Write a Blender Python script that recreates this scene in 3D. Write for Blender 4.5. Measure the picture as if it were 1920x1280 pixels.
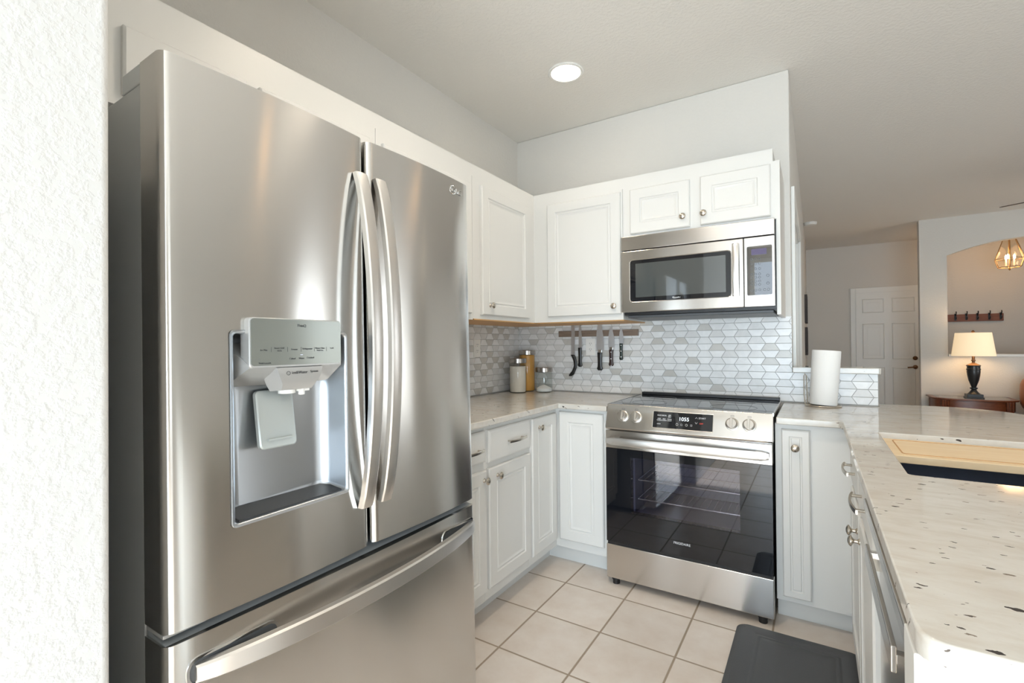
import bpy, bmesh, math, random
from mathutils import Vector, Matrix
random.seed(7)
SC = bpy.context.scene
COL = SC.collection
for o in list(bpy.data.objects): bpy.data.objects.remove(o)

# ------------------------------------------------------------------ camera
YAW, PITCH, ROLL = (math.radians(a) for a in (32.2854, 0.4456, -0.4552))
F = Vector((-math.sin(YAW)*math.cos(PITCH), math.cos(YAW)*math.cos(PITCH), math.sin(PITCH)))
R = Vector((math.cos(YAW), math.sin(YAW), 0)); U = R.cross(F)
R, U = R*math.cos(ROLL)+U*math.sin(ROLL), U*math.cos(ROLL)-R*math.sin(ROLL)
cd = bpy.data.cameras.new('camera'); cam = bpy.data.objects.new('camera', cd); COL.objects.link(cam)
cd.sensor_width = 36; cd.lens = 898.4176/1920*36; cd.clip_start = .02; cd.clip_end = 200
m = Matrix((R, U, -F)).transposed().to_4x4(); m.translation = (0, 0, 1.2378); cam.matrix_world = m
SC.camera = cam

# ------------------------------------------------------------------ world, sun, daylight at the windows, exposure
SC.view_settings.view_transform = 'Standard'; SC.view_settings.look = 'None'
SC.view_settings.gamma = 1; SC.view_settings.use_curve_mapping = False
SC.view_settings.exposure = 0.27
SC.cycles.use_denoising = True
w = bpy.data.worlds.new('sky'); SC.world = w; w.use_nodes = True
nt = w.node_tree; bg = nt.nodes['Background']
tc = nt.nodes.new('ShaderNodeTexCoord'); sp = nt.nodes.new('ShaderNodeSeparateXYZ'); cr = nt.nodes.new('ShaderNodeValToRGB')
nt.links.new(tc.outputs['Generated'], sp.inputs[0]); nt.links.new(sp.outputs['Z'], cr.inputs[0]); nt.links.new(cr.outputs[0], bg.inputs[0])
el = cr.color_ramp.elements
el[0].position = 0.0; el[0].color = (.50, .47, .42, 1)
el[1].position = .5; el[1].color = (.50, .72, 1, 1)
e = el.new(.03); e.color = (.85, .92, 1, 1)
bg.inputs[1].default_value = 2.2
sd = bpy.data.lights.new('sun', 'SUN'); so = bpy.data.objects.new('sun', sd); COL.objects.link(so)
sd.energy = 12; sd.angle = math.radians(.6); sd.color = (1, .95, .88)
so.rotation_euler = Vector((-.22, 1.0, -.69)).to_track_quat('-Z', 'Y').to_euler()
so.location = (1, -6, 5)

def area(name, loc, direction, sx, sy, energy, color=(1, 1, 1)):
    d = bpy.data.lights.new(name, 'AREA'); o = bpy.data.objects.new(name, d); COL.objects.link(o)
    d.shape = 'RECTANGLE'; d.size = sx; d.size_y = sy; d.energy = energy; d.color = color
    o.location = loc; o.rotation_euler = Vector(direction).to_track_quat('-Z', 'Y').to_euler()
    return o
REAR, RIGHT, XL, YB, ZC = -3.3, 5.6, -1.864, 3.047, 2.75
XS = -.106                      # face of the wall that runs on behind the kitchen
YH, YA = 9.18, 7.745
area('daylight_rear', (1.02, REAR+.03, .80), (0, 1, 0), 3.7, 1.4, 150, (.70, .86, 1))
area('daylight_right_far', (RIGHT-.03, 5.8, 1.45), (-1, 0, 0), 1.2, 1.6, 16, (.93, .97, 1))
area('daylight_right_near', (RIGHT-.03, -1.2, 1.5), (-1, 0, 0), 2.4, 1.8, 12, (.93, .97, 1))

# ------------------------------------------------------------------ materials
def lin(r, g, b):
    f = lambda c: (c/255/12.92) if c/255 <= .04045 else ((c/255+.055)/1.055)**2.4
    return (f(r), f(g), f(b), 1)
MATS = {}
def mat(name, col, rough=.5, metal=0.0, **k):
    if name in MATS: return MATS[name]
    m = bpy.data.materials.new(name); m.use_nodes = True; b = m.node_tree.nodes['Principled BSDF']
    c = col if len(col) == 4 else (*col, 1)
    b.inputs['Base Color'].default_value = c; b.inputs['Roughness'].default_value = rough; b.inputs['Metallic'].default_value = metal
    for kk, v in k.items(): b.inputs[kk.replace('_', ' ')].default_value = v
    MATS[name] = m; return m
def N(m, t, **props):
    n = m.node_tree.nodes.new(t)
    for k, v in props.items(): setattr(n, k, v)
    return n
def L(m, a, b): m.node_tree.links.new(a, b)
def B_(m): return m.node_tree.nodes['Principled BSDF']
def bump(m, height, strength=.2, dist=.002):
    n = N(m, 'ShaderNodeBump'); n.inputs['Strength'].default_value = strength; n.inputs['Distance'].default_value = dist
    L(m, height, n.inputs['Height']); L(m, n.outputs[0], B_(m).inputs['Normal']); return n
def noise(m, scale, detail=3, mapping=(1, 1, 1), rough=.5, dist=0):
    t = N(m, 'ShaderNodeTexCoord'); mp = N(m, 'ShaderNodeMapping'); mp.inputs['Scale'].default_value = mapping
    n = N(m, 'ShaderNodeTexNoise'); n.inputs['Scale'].default_value = scale; n.inputs['Detail'].default_value = detail
    n.inputs['Roughness'].default_value = rough; n.inputs['Distortion'].default_value = dist
    L(m, t.outputs['Object'], mp.inputs[0]); L(m, mp.outputs[0], n.inputs['Vector']); return n
def ramp(m, src, stops):
    r = N(m, 'ShaderNodeValToRGB'); e = r.color_ramp.elements
    while len(e) < len(stops): e.new(.5)
    for i, (p, c) in enumerate(stops): e[i].position = p; e[i].color = c if len(c) == 4 else (*c, 1)
    L(m, src, r.inputs[0]); return r
def mix(m, fac, a, b, mode='MIX'):
    x = N(m, 'ShaderNodeMix', data_type='RGBA', blend_type=mode)
    for s, v in ((x.inputs[0], fac), (x.inputs[6], a), (x.inputs[7], b)):
        if hasattr(v, 'links'): L(m, v, s)
        else: s.default_value = v
    return x.outputs[2]

def paint(name, col, strength, scale=70):
    m = mat(name, col, .75); n = noise(m, scale, 3, rough=.55)
    r = ramp(m, n.outputs[0], [(.42, (0, 0, 0)), (.62, (1, 1, 1))]); bump(m, r.outputs[0], strength, .003); return m
M_WALL = paint('wall_paint', lin(218, 215, 209), .2)
M_STUB = paint('wall_paint_knockdown', lin(210, 210, 208), .25, 75)
M_CEIL = paint('ceiling_paint', lin(232, 229, 223), .25, 60)
M_TRIMW = mat('white_trim_paint', lin(236, 236, 232), .4)
M_CAB = mat('white_cabinet_paint', lin(223, 222, 218), .38)
M_MAPLE = mat('maple_underside', lin(214, 168, 112), .5)
M_NICKEL = mat('satin_nickel', lin(200, 192, 180), .25, 1)
M_BLACKP = mat('black_plastic', (.012, .012, .013), .35)
M_DARKG = mat('dark_grey_plastic', lin(78, 80, 82), .4)
M_GREYP = mat('grey_painted_steel', lin(186, 189, 189), .36, .35)
M_GREYL = mat('hinge_grey', lin(196, 200, 200), .4)
M_LIGHTP = mat('light_grey_plastic', lin(188, 188, 186), .3, .4)
M_WHITEP = mat('white_plastic', lin(238, 237, 233), .35)
M_PRINT = mat('dark_print', lin(70, 72, 74), .5)
M_KEYS = mat('grey_print', lin(120, 126, 134), .5)
M_PRINTW = mat('white_print', lin(225, 226, 228), .5)

def steel(name, col, rough, aniso=.75, wav=.0, rot=0.0):
    m = mat(name, col, rough, 1); b = B_(m)
    b.inputs['Anisotropic'].default_value = aniso; b.inputs['Anisotropic Rotation'].default_value = rot
    t = N(m, 'ShaderNodeTangent', direction_type='RADIAL', axis='Z'); L(m, t.outputs[0], b.inputs['Tangent'])
    if wav:
        n = noise(m, 2.2, 1.0, (1, 2.4, .35)); bump(m, n.outputs[0], wav, .02)
    return m
M_STEEL = steel('brushed_stainless', lin(212, 210, 206), .19, .9, .16, .25)
M_STEELF = steel('brushed_stainless_flat', lin(214, 210, 205), .22, .7, 0, .25)
M_HANDLE = mat('satin_handle_steel', lin(225, 222, 218), .3, 1)
M_CHROME = mat('chrome', lin(225, 225, 225), .08, 1)
M_BLADE = mat('knife_steel', lin(222, 226, 232), .36, 1)

# floor tile
M_FLOOR = mat('beige_floor_tile', lin(216, 200, 184), .32)
def make_floor(m):
    t = N(m, 'ShaderNodeTexCoord'); s = N(m, 'ShaderNodeSeparateXYZ'); L(m, t.outputs['Object'], s.inputs[0])
    masks, cells = [], []
    for ax, off, p in (('X', -.795, .3145), ('Y', 1.948, .3125)):
        a = N(m, 'ShaderNodeMath', operation='SUBTRACT'); L(m, s.outputs[ax], a.inputs[0]); a.inputs[1].default_value = off-40*p
        d = N(m, 'ShaderNodeMath', operation='DIVIDE'); L(m, a.outputs[0], d.inputs[0]); d.inputs[1].default_value = p
        fr = N(m, 'ShaderNodeMath', operation='FRACT'); L(m, d.outputs[0], fr.inputs[0])
        fl = N(m, 'ShaderNodeMath', operation='FLOOR'); L(m, d.outputs[0], fl.inputs[0]); cells.append(fl.outputs[0])
        c = N(m, 'ShaderNodeMath', operation='SUBTRACT'); L(m, fr.outputs[0], c.inputs[0]); c.inputs[1].default_value = .5
        ab = N(m, 'ShaderNodeMath', operation='ABSOLUTE'); L(m, c.outputs[0], ab.inputs[0]); masks.append(ab.outputs[0])
    mx = N(m, 'ShaderNodeMath', operation='MAXIMUM'); L(m, masks[0], mx.inputs[0]); L(m, masks[1], mx.inputs[1])
    g = ramp(m, mx.outputs[0], [(.484, (0, 0, 0)), (.490, (1, 1, 1))])
    cv = N(m, 'ShaderNodeCombineXYZ'); L(m, cells[0], cv.inputs[0]); L(m, cells[1], cv.inputs[1])
    wn = N(m, 'ShaderNodeTexWhiteNoise', noise_dimensions='2D'); L(m, cv.outputs[0], wn.inputs['Vector'])
    n = noise(m, 9, 4, rough=.6)
    base = ramp(m, n.outputs[0], [(.3, lin(219, 206, 194)), (.7, lin(230, 221, 212))]).outputs[0]
    v = ramp(m, wn.outputs[0], [(0, (.93, .93, .93)), (1, (1.0, 1.0, 1.0))]).outputs[0]
    base = mix(m, 1.0, base, v, 'MULTIPLY')
    L(m, mix(m, g.outputs[0], base, lin(158, 142, 124)), B_(m).inputs['Base Color'])
    rr = ramp(m, g.outputs[0], [(0, (.30,)*3), (1, (.8,)*3)]); L(m, rr.outputs[0], B_(m).inputs['Roughness'])
    inv = N(m, 'ShaderNodeInvert'); L(m, g.outputs[0], inv.inputs['Color']); bump(m, inv.outputs[0], .5, .002)
make_floor(M_FLOOR)

# granite
M_GRAN = mat('cream_granite', lin(214, 206, 193), .06)
def make_granite(m):
    n1 = noise(m, 4, 6, (2.0, 5, 3), .6, .5)
    n2 = noise(m, 30, 5, (.6, 1.5, 1), .65)
    base = ramp(m, n1.outputs[0], [(.28, lin(199, 191, 180)), (.5, lin(208, 204, 196)), (.75, lin(215, 213, 207))]).outputs[0]
    base = mix(m, ramp(m, n2.outputs[0], [(.48, (0, 0, 0)), (.75, (.5, .5, .5))]).outputs[0], base, lin(194, 184, 171))
    t = N(m, 'ShaderNodeTexCoord'); sp_ = N(m, 'ShaderNodeSeparateXYZ'); L(m, t.outputs['Object'], sp_.inputs[0])
    cmb = N(m, 'ShaderNodeCombineXYZ')
    for ax, k in (('X', .62), ('Y', .81)):
        q = N(m, 'ShaderNodeMath', operation='MULTIPLY_ADD'); L(m, sp_.outputs['Z'], q.inputs[0]); q.inputs[1].default_value = k; L(m, sp_.outputs[ax], q.inputs[2]); L(m, q.outputs[0], cmb.inputs[ax])
    nz = N(m, 'ShaderNodeTexNoise'); nz.inputs['Scale'].default_value = 90; nz.inputs['Detail'].default_value = 3; L(m, t.outputs['Object'], nz.inputs['Vector'])
    ad = N(m, 'ShaderNodeVectorMath', operation='MULTIPLY_ADD'); ad.inputs[1].default_value = (.012,)*3; L(m, nz.outputs['Color'], ad.inputs[0]); L(m, cmb.outputs[0], ad.inputs[2])
    for sc, rad, gate, colr, mp in ((11, .060, .55, lin(52, 46, 44), (.55, 1.3, 1)), (21, .075, .45, lin(132, 120, 108), (.5, 1.5, 1)), (34, .10, .62, lin(84, 76, 70), (.5, 1.5, 1))):
        mm = N(m, 'ShaderNodeMapping'); mm.inputs['Scale'].default_value = mp; mm.inputs['Rotation'].default_value = (0, 0, .12); L(m, ad.outputs[0], mm.inputs[0])
        vo = N(m, 'ShaderNodeTexVoronoi', voronoi_dimensions='2D'); vo.inputs['Scale'].default_value = sc; L(m, mm.outputs[0], vo.inputs['Vector'])
        sx = N(m, 'ShaderNodeSeparateColor'); L(m, vo.outputs['Color'], sx.inputs[0])
        r0 = N(m, 'ShaderNodeMapRange'); L(m, sx.outputs[0], r0.inputs[0]); r0.inputs[1].default_value = gate; r0.inputs[2].default_value = 1; r0.inputs[3].default_value = 0; r0.inputs[4].default_value = rad
        lt = N(m, 'ShaderNodeMath', operation='LESS_THAN'); L(m, vo.outputs['Distance'], lt.inputs[0]); L(m, r0.outputs[0], lt.inputs[1])
        base = mix(m, lt.outputs[0], base, colr)
    L(m, base, B_(m).inputs['Base Color'])
make_granite(M_GRAN)

def wood(name, c0, c1, rough=.4, scale=6, mp=(1, 12, 12)):
    m = mat(name, c0, rough); n = noise(m, scale, 4, mp, .6, .8)
    L(m, ramp(m, n.outputs[0], [(.3, c0), (.7, c1)]).outputs[0], B_(m).inputs['Base Color']); return m
M_BOARD = wood('light_maple_board', lin(232, 203, 160), lin(241, 217, 180), .45, 5, (1, 12, 6))
M_REDWOOD = wood('cherry_wood', lin(96, 48, 26), lin(128, 70, 40), .3, 6, (2, 10, 10))
M_RAILW = wood('brown_rail_wood', lin(120, 68, 46), lin(142, 86, 60), .5, 5, (1, 10, 10))
M_STRIP = wood('walnut_strip', lin(112, 96, 84), lin(140, 122, 106), .5, 8, (1, 10, 14))
M_TILES = [mat('marble_tile_white', lin(240, 240, 239), .22), mat('marble_tile_pale', lin(233, 233, 232), .22), mat('marble_tile_grey', lin(224, 223, 221), .22), mat('marble_tile_dusk', lin(206, 203, 197), .22)]
for m_ in M_TILES:
    n_ = noise(m_, 16, 4, rough=.6, dist=1.2); c_ = tuple(B_(m_).inputs['Base Color'].default_value)
    L(m_, ramp(m_, n_.outputs[0], [(.38, tuple(x*.94 for x in c_[:3])), (.6, c_)]).outputs[0], B_(m_).inputs['Base Color'])
M_GROUT = mat('grey_grout', lin(176, 175, 172), .8)

def clear_glass(name, tint=(.97, .98, .98, 1), k0=.04, rough=.0):
    m = bpy.data.materials.new(name); m.use_nodes = True; t = m.node_tree; t.nodes.clear()
    o = t.nodes.new('ShaderNodeOutputMaterial'); mx = t.nodes.new('ShaderNodeMixShader'); tr = t.nodes.new('ShaderNodeBsdfTransparent'); gl = t.nodes.new('ShaderNodeBsdfGlossy')
    lw = t.nodes.new('ShaderNodeLayerWeight'); lw.inputs[0].default_value = .5
    pw = t.nodes.new('ShaderNodeMath'); pw.operation = 'POWER'; pw.inputs[1].default_value = 4.5; t.links.new(lw.outputs['Facing'], pw.inputs[0])
    mr = t.nodes.new('ShaderNodeMath'); mr.operation = 'MULTIPLY_ADD'; mr.inputs[1].default_value = .7; mr.inputs[2].default_value = k0; t.links.new(pw.outputs[0], mr.inputs[0])
    tr.inputs[0].default_value = tint; gl.inputs['Roughness'].default_value = rough
    t.links.new(mr.outputs[0], mx.inputs[0]); t.links.new(tr.outputs[0], mx.inputs[1]); t.links.new(gl.outputs[0], mx.inputs[2]); t.links.new(mx.outputs[0], o.inputs[0])
    return m
M_GLASS = clear_glass('clear_glass', k0=.03)
M_JAR = clear_glass('jar_glass', (.93, .95, .94, 1))
M_OVENGL = clear_glass('tinted_oven_glass', (.80, .80, .86, 1), k0=.07)
M_BLACKGL = mat('black_glass', (.006, .007, .010), .02, 0, IOR=1.6)
M_KEYGL = mat('keypad_glass', (.01, .012, .016), .02, 0, IOR=2.6)
M_COOKTOP = mat('black_ceramic_cooktop', (.010, .012, .014), .03, 0, IOR=2.0)
M_MWGL = mat('microwave_window_glass', (.05, .06, .062), .04, 0, IOR=2.2)
M_MAT = mat('charcoal_mat', lin(78, 80, 83), .55)
n_ = noise(M_MAT, 40, 4, (1, 4, 1), .6, 2.0); bump(M_MAT, n_.outputs[0], .35, .002)
M_SINK = mat('graphite_sink', lin(126, 133, 150), .45)
M_PAPER = mat('paper_towel', lin(240, 239, 236), .9); n_ = noise(M_PAPER, 260, 2); bump(M_PAPER, n_.outputs[0], .3, .001)
M_BLACKH = mat('black_knife_handle', (.012, .012, .012), .35)
M_BROWNH = mat('dark_brown_handle', lin(58, 40, 38), .4)
M_GREENH = mat('dark_green_handle', lin(34, 48, 42), .4)
M_FLOUR = mat('flour', lin(228, 218, 206), .95); n_ = noise(M_FLOUR, 60, 3); bump(M_FLOUR, n_.outputs[0], .6, .003)
M_PASTA = mat('pasta', lin(214, 156, 74), .6); n_ = noise(M_PASTA, 40, 3, (6, 6, .4)); bump(M_PASTA, n_.outputs[0], .8, .004)
M_SALT = mat('salt', lin(240, 240, 240), .95)
M_SHADE = mat('lamp_shade_fabric', lin(245, 228, 200), .8)
B_(M_SHADE).inputs['Emission Color'].default_value = lin(255, 222, 176); B_(M_SHADE).inputs['Emission Strength'].default_value = .52
M_URN = mat('black_urn', (.012, .014, .016), .3)
M_BRONZE = mat('aged_bronze', lin(110, 82, 60), .35, 1)
M_COPPER = mat('copper_rim', lin(150, 96, 66), .35, .8)
M_LEATH = mat('brown_leather', lin(140, 84, 52), .45)
M_LEATHD = mat('dark_brown_leather', lin(84, 58, 40), .5)
M_FRAME = mat('dark_picture_frame', lin(48, 38, 34), .5)
M_PIC = mat('picture_mat_board', lin(200, 196, 188), .7)
M_BRASS = mat('pale_brass', lin(206, 172, 128), .25, 1)
M_FAN = mat('dark_fan_blade', lin(70, 60, 52), .5)
def emit(name, col, s):
    m = mat(name, (0, 0, 0), .5); B_(m).inputs['Emission Color'].default_value = (*col, 1); B_(m).inputs['Emission Strength'].default_value = s; return m
M_BULB = emit('can_light_bulb', (1, .86, .66), 16)
M_BULBW = emit('warm_can_light_bulb', (1, .56, .24), 7)
M_CANDLE = emit('candle_bulb', (1, .72, .42), 22)
M_LED = emit('clock_digits', (.85, .93, 1), 1.6)
M_RED = emit('red_button_light', (1, .1, .06), .7)
M_BLUELED = emit('blue_indicator', (.75, .8, 1), 1.5)

# ------------------------------------------------------------------ mesh building helpers
class MB:
    """collects shapes, build() links them as ONE mesh object"""
    def __init__(s): s.v = []; s.f = []; s.mi = []
    def add(s, vs, fs, mi=0):
        k = len(s.v); s.v += [tuple(p) for p in vs]; s.f += [tuple(i+k for i in f) for f in fs]; s.mi += [mi]*len(fs); return s
    def box(s, x0, x1, y0, y1, z0, z1, mi=0):
        x0, x1 = sorted((x0, x1)); y0, y1 = sorted((y0, y1)); z0, z1 = sorted((z0, z1))
        vs = [(x, y, z) for z in (z0, z1) for y in (y0, y1) for x in (x0, x1)]
        return s.add(vs, [(0, 2, 3, 1), (4, 5, 7, 6), (0, 1, 5, 4), (2, 6, 7, 3), (0, 4, 6, 2), (1, 3, 7, 5)], mi)
    def prism(s, poly, a, b, axis='z', mi=0):
        """poly: (p,q) outline; axis z -> (x,y), y -> (x,z), x -> (y,z)"""
        def P(p, q, t): return {'z': (p, q, t), 'y': (p, t, q), 'x': (t, p, q)}[axis]
        n = len(poly); vs = [P(p, q, a) for p, q in poly]+[P(p, q, b) for p, q in poly]
        fs = [tuple(range(n-1, -1, -1)), tuple(range(n, 2*n))]+[(i, (i+1) % n, n+(i+1) % n, n+i) for i in range(n)]
        return s.add(vs, fs, mi)
    def lathe(s, prof, c=(0, 0, 0), axis='z', n=24, mi=0, caps=True):
        """prof: (radius, height) from low to high along the axis"""
        def P(a, b, h): return {'z': (c[0]+a, c[1]+b, c[2]+h), 'x': (c[0]+h, c[1]+a, c[2]+b), 'y': (c[0]+a, c[1]+h, c[2]+b), '-y': (c[0]+a, c[1]-h, c[2]+b), '-x': (c[0]-h, c[1]+a, c[2]+b), '-z': (c[0]+a, c[1]+b, c[2]-h)}[axis]
        vs = [P(r*math.cos(6.2831853*i/n), r*math.sin(6.2831853*i/n), h) for r, h in prof for i in range(n)]
        fs = [(j*n+i, j*n+(i+1) % n, (j+1)*n+(i+1) % n, (j+1)*n+i) for j in range(len(prof)-1) for i in range(n)]
        if caps: fs += [tuple(range(n-1, -1, -1)), tuple(range((len(prof)-1)*n, len(prof)*n))]
        return s.add(vs, fs, mi)
    def tube(s, pts, r, n=10, mi=0, closed=False):
        pts = [Vector(p) for p in pts]; k = len(pts); rs = r if isinstance(r, (list, tuple)) else [r]*k; vs = []
        up = None
        for i, p in enumerate(pts):
            a = pts[i-1] if (i or closed) else p; b = pts[(i+1) % k] if (i < k-1 or closed) else p
            t = (b-a).normalized()
            if up is None:
                up = Vector((0, 0, 1)) if abs(t.z) < .9 else Vector((1, 0, 0))
            x = up.cross(t).normalized(); y = t.cross(x); up = y
            vs += [p+(x*math.cos(6.2831853*j/n)+y*math.sin(6.2831853*j/n))*rs[i] for j in range(n)]
        m_ = k if closed else k-1
        fs = [(i*n+j, i*n+(j+1) % n, ((i+1) % k)*n+(j+1) % n, ((i+1) % k)*n+j) for i in range(m_) for j in range(n)]
        if not closed: fs += [tuple(range(n-1, -1, -1)), tuple(range((k-1)*n, k*n))]
        return s.add(vs, fs, mi)
    def grid(s, P, nu, nv, mi=0, skip=None):
        vs = [P(i, j) for j in range(nv) for i in range(nu)]
        fs = [(j*nu+i, j*nu+i+1, (j+1)*nu+i+1, (j+1)*nu+i) for j in range(nv-1) for i in range(nu-1) if not (skip and skip(i, j))]
        return s.add(vs, fs, mi)
    def loops(s, rings, mi=0, cap0=True, cap1=True):
        n = len(rings[0]); vs = [p for r in rings for p in r]
        fs = [(j*n+i, j*n+(i+1) % n, (j+1)*n+(i+1) % n, (j+1)*n+i) for j in range(len(rings)-1) for i in range(n)]
        if cap0: fs.append(tuple(range(n-1, -1, -1)))
        if cap1: fs.append(tuple(range((len(rings)-1)*n, len(rings)*n)))
        return s.add(vs, fs, mi)
    def xf(s, M):
        s.v = [tuple(M @ Vector(p)) for p in s.v]; return s
    def build(s, name, mats, parent=None, bevel=0, seg=2, smooth=True, angle=32, recalc=True):
        me = bpy.data.meshes.new(name)
        off = Vector(parent.get('_base', (0, 0, 0))) if parent else Vector((0, 0, 0))
        me.from_pydata([tuple(Vector(p)-off) for p in s.v], [], s.f)
        for mm in (mats if isinstance(mats, (list, tuple)) else [mats]): me.materials.append(mm)
        me.polygons.foreach_set('material_index', s.mi)
        if recalc:
            bm = bmesh.new(); bm.from_mesh(me); bmesh.ops.recalc_face_normals(bm, faces=bm.faces); bm.to_mesh(me); bm.free()
        if smooth:
            me.polygons.foreach_set('use_smooth', [True]*len(me.polygons)); me.set_sharp_from_angle(angle=math.radians(angle))
        me.update()
        o = bpy.data.objects.new(name, me); COL.objects.link(o)
        if parent: o.parent = parent
        if bevel:
            b = o.modifiers.new('bevel', 'BEVEL'); b.width = bevel; b.segments = seg; b.limit_method = 'ANGLE'; b.angle_limit = math.radians(40); b.harden_normals = True
        return o
def sub(parent_part, mb, name, mats, **k):
    """sub-part: mesh built in the same frame as its part"""
    parent_part['_base'] = parent_part.parent.get('_base', (0, 0, 0)) if parent_part.parent else parent_part.get('_base', (0, 0, 0))
    return mb.build(name, mats, parent_part, **k)
def thing(name, label, cat, loc, group=None):
    o = bpy.data.objects.new(name, None); COL.objects.link(o); o.location = loc; o.empty_display_size = .05
    o['label'] = label; o['category'] = cat; o['_base'] = tuple(loc)
    if group: o['group'] = group
    return o
def tag(o, label, cat, group=None):
    o['label'] = label; o['category'] = cat
    if group: o['group'] = group
    return o
def struct(o): o['kind'] = 'structure'; return o
def copy_tree(o, parent=None):
    c = o.copy(); COL.objects.link(c)
    if parent: c.parent = parent
    for ch in list(o.children): copy_tree(ch, c)
    return c
def rrect(u0, u1, v0, v1, r, n=5):
    pts = []
    for cx, cy, a0 in ((u1-r, v1-r, 0), (u0+r, v1-r, 90), (u0+r, v0+r, 180), (u1-r, v0+r, 270)):
        for i in range(n+1):
            a = math.radians(a0+90*i/n); pts.append((cx+r*math.cos(a), cy+r*math.sin(a)))
    return pts
def text(body, size, M, name, material, parent, align='CENTER', ext=.0004, sx=1.0):
    cu = bpy.data.curves.new(name, 'FONT'); cu.body = body; cu.size = size; cu.align_x = align; cu.align_y = 'CENTER'; cu.extrude = ext
    t = bpy.data.objects.new('tmp', cu); COL.objects.link(t); dg = bpy.context.evaluated_depsgraph_get()
    me = bpy.data.meshes.new_from_object(t.evaluated_get(dg)); bpy.data.objects.remove(t)
    me.transform(Matrix.Diagonal((sx, 1, 1, 1))); me.transform(M)
    mb = MB(); mb.add([v.co[:] for v in me.vertices], [tuple(p.vertices) for p in me.polygons]); bpy.data.meshes.remove(me)
    return mb
def frame(origin, right, up):
    r = Vector(right).normalized(); u = Vector(up).normalized(); n = r.cross(u)
    m_ = Matrix((r, u, n)).transposed().to_4x4(); m_.translation = origin; return m_

# wall-facing frames: (u, w, z) -> world; w grows outward from the face
FACE = {'+x': lambda d: (lambda u, w, z: (d+w, u, z)), '-y': lambda d: (lambda u, w, z: (u, d-w, z)), '-x': lambda d: (lambda u, w, z: (d-w, u, z))}
AXN = {'+x': 'x', '-y': '-y', '-x': '-x'}
def panel_mb(face, d, u0, u1, z0, z1, th=.02, frame_w=.055, style='recess'):
    """a cabinet door or drawer front standing th proud of plane d"""
    P = FACE[face](d); fw = min(frame_w, (u1-u0)*.27)
    if style == 'recess': prof = [(0, 0), (0, th-.005), (.005, th), (fw, th), (fw+.004, th-.005), (fw+.010, th-.005), (fw+.014, th-.002), (fw+.022, th-.006), (fw+.03, th-.006)]
    elif style == 'slab': prof = [(0, 0), (0, th-.007), (.004, th-.003), (.010, th), (.02, th)]
    else: prof = [(0, 0), (0, th-.005), (.005, th), (fw, th), (fw+.003, th-.004), (fw+.007, th-.004), (fw+.010, th), (fw+.02, th)]
    rings = [[P(u0+i, w_, z0+i), P(u1-i, w_, z0+i), P(u1-i, w_, z1-i), P(u0+i, w_, z1-i)] for i, w_ in prof]
    return MB().loops(rings)
def knob_mb(face, d, u, z, s=1.0):
    P = FACE[face](d); c = P(u, 0, z)
    return MB().lathe([(.0095*s, 0), (.0095*s, .002), (.006*s, .006), (.0055*s, .014*s), (.010*s, .018*s), (.0165*s, .022*s), (.0165*s, .0245*s), (.013*s, .028*s), (.0065*s, .0305*s), (.001, .031*s)], c, AXN[face], 20)
def pull_mb(face, d, u0, u1, z, out=.032):
    P = FACE[face](d); mb = MB(); n = 12; W = u1-u0
    rings = []
    for i in range(n+1):
        t = i/n; u = u0+W*t; w_ = out-.010*(2*t-1)**2
        rings.append([P(u, w_-.003, z-.006), P(u, w_+.002, z-.006), P(u, w_+.003, z), P(u, w_+.002, z+.006), P(u, w_-.003, z+.006)])
    mb.loops(rings)
    for u in (u0+.018, u1-.018): mb.tube([P(u, 0, z), P(u, out-.006, z)], .0042, 10)
    return mb

# ================================================================== the room
struct(MB().box(-2.1, RIGHT+.1, REAR-.1, YH+.1, -.1, 0).build('floor', M_FLOOR))
struct(MB().box(-2.1, RIGHT+.1, REAR-.1, YH+.1, ZC, ZC+.1).build('ceiling', M_CEIL))
struct(MB().box(XL-.12, XL, .2, YB+.12, 0, ZC).build('wall_left', M_WALL))
struct(MB().box(XL-.12, XS, YB, YB+.12, 0, ZC).build('wall_back', M_WALL, bevel=.008, seg=3))
# foreground wall block beside the refrigerator
struct(MB().box(XL-.12, -.9, REAR, .289, 0, ZC).build('wall_front', M_STUB, bevel=.012, seg=3))
struct(MB().box(XS, .27, YB, YB+.12, 0, 1.076).build('wall_pony', M_WALL))
# wall running back from the kitchen, with a doorway
sw = MB().box(XS-.12, XS, YB+.12, 3.22, 0, ZC).box(XS-.12, XS, 3.22, 4.55, 2.06, ZC).box(XS-.12, XS, 4.55, YH, 0, ZC)
struct(sw.build('wall_side', M_WALL))
cs = MB()
cs.box(XS, XS+.018, 3.155, 3.225, 0, 2.13).box(XS, XS+.018, 4.545, 4.615, 0, 2.13).box(XS, XS+.018, 3.225, 4.545, 2.06, 2.13)
cs.box(XS-.12, XS, 3.22, 3.235, 0, 2.06).box(XS-.12, XS, 4.535, 4.55, 0, 2.06).box(XS-.12, XS, 3.22, 4.55, 2.045, 2.06)
struct(cs.build('trim_3', M_TRIMW, bevel=.003))
struct(panel_mb('+x', XS-.10, 3.236, 4.534, .01, 2.044, .035).build('door_2', M_TRIMW))
struct(MB().box(XS-.12, RIGHT, YH, YH+.1, 0, ZC).build('wall_hall', M_WALL))
struct(MB().box(RIGHT, RIGHT+.1, REAR, -2.2, 0, ZC).box(RIGHT, RIGHT+.1, -.2, 5.2, 0, ZC).box(RIGHT, RIGHT+.1, 6.4, YH, 0, ZC)
       .box(RIGHT, RIGHT+.1, -2.2, -.2, 0, .6).box(RIGHT, RIGHT+.1, 5.2, 6.4, 0, .6)
       .box(RIGHT, RIGHT+.1, -2.2, -.2, 2.3, ZC).box(RIGHT, RIGHT+.1, 5.2, 6.4, 2.3, ZC).build('wall_right', M_WALL))
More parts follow.
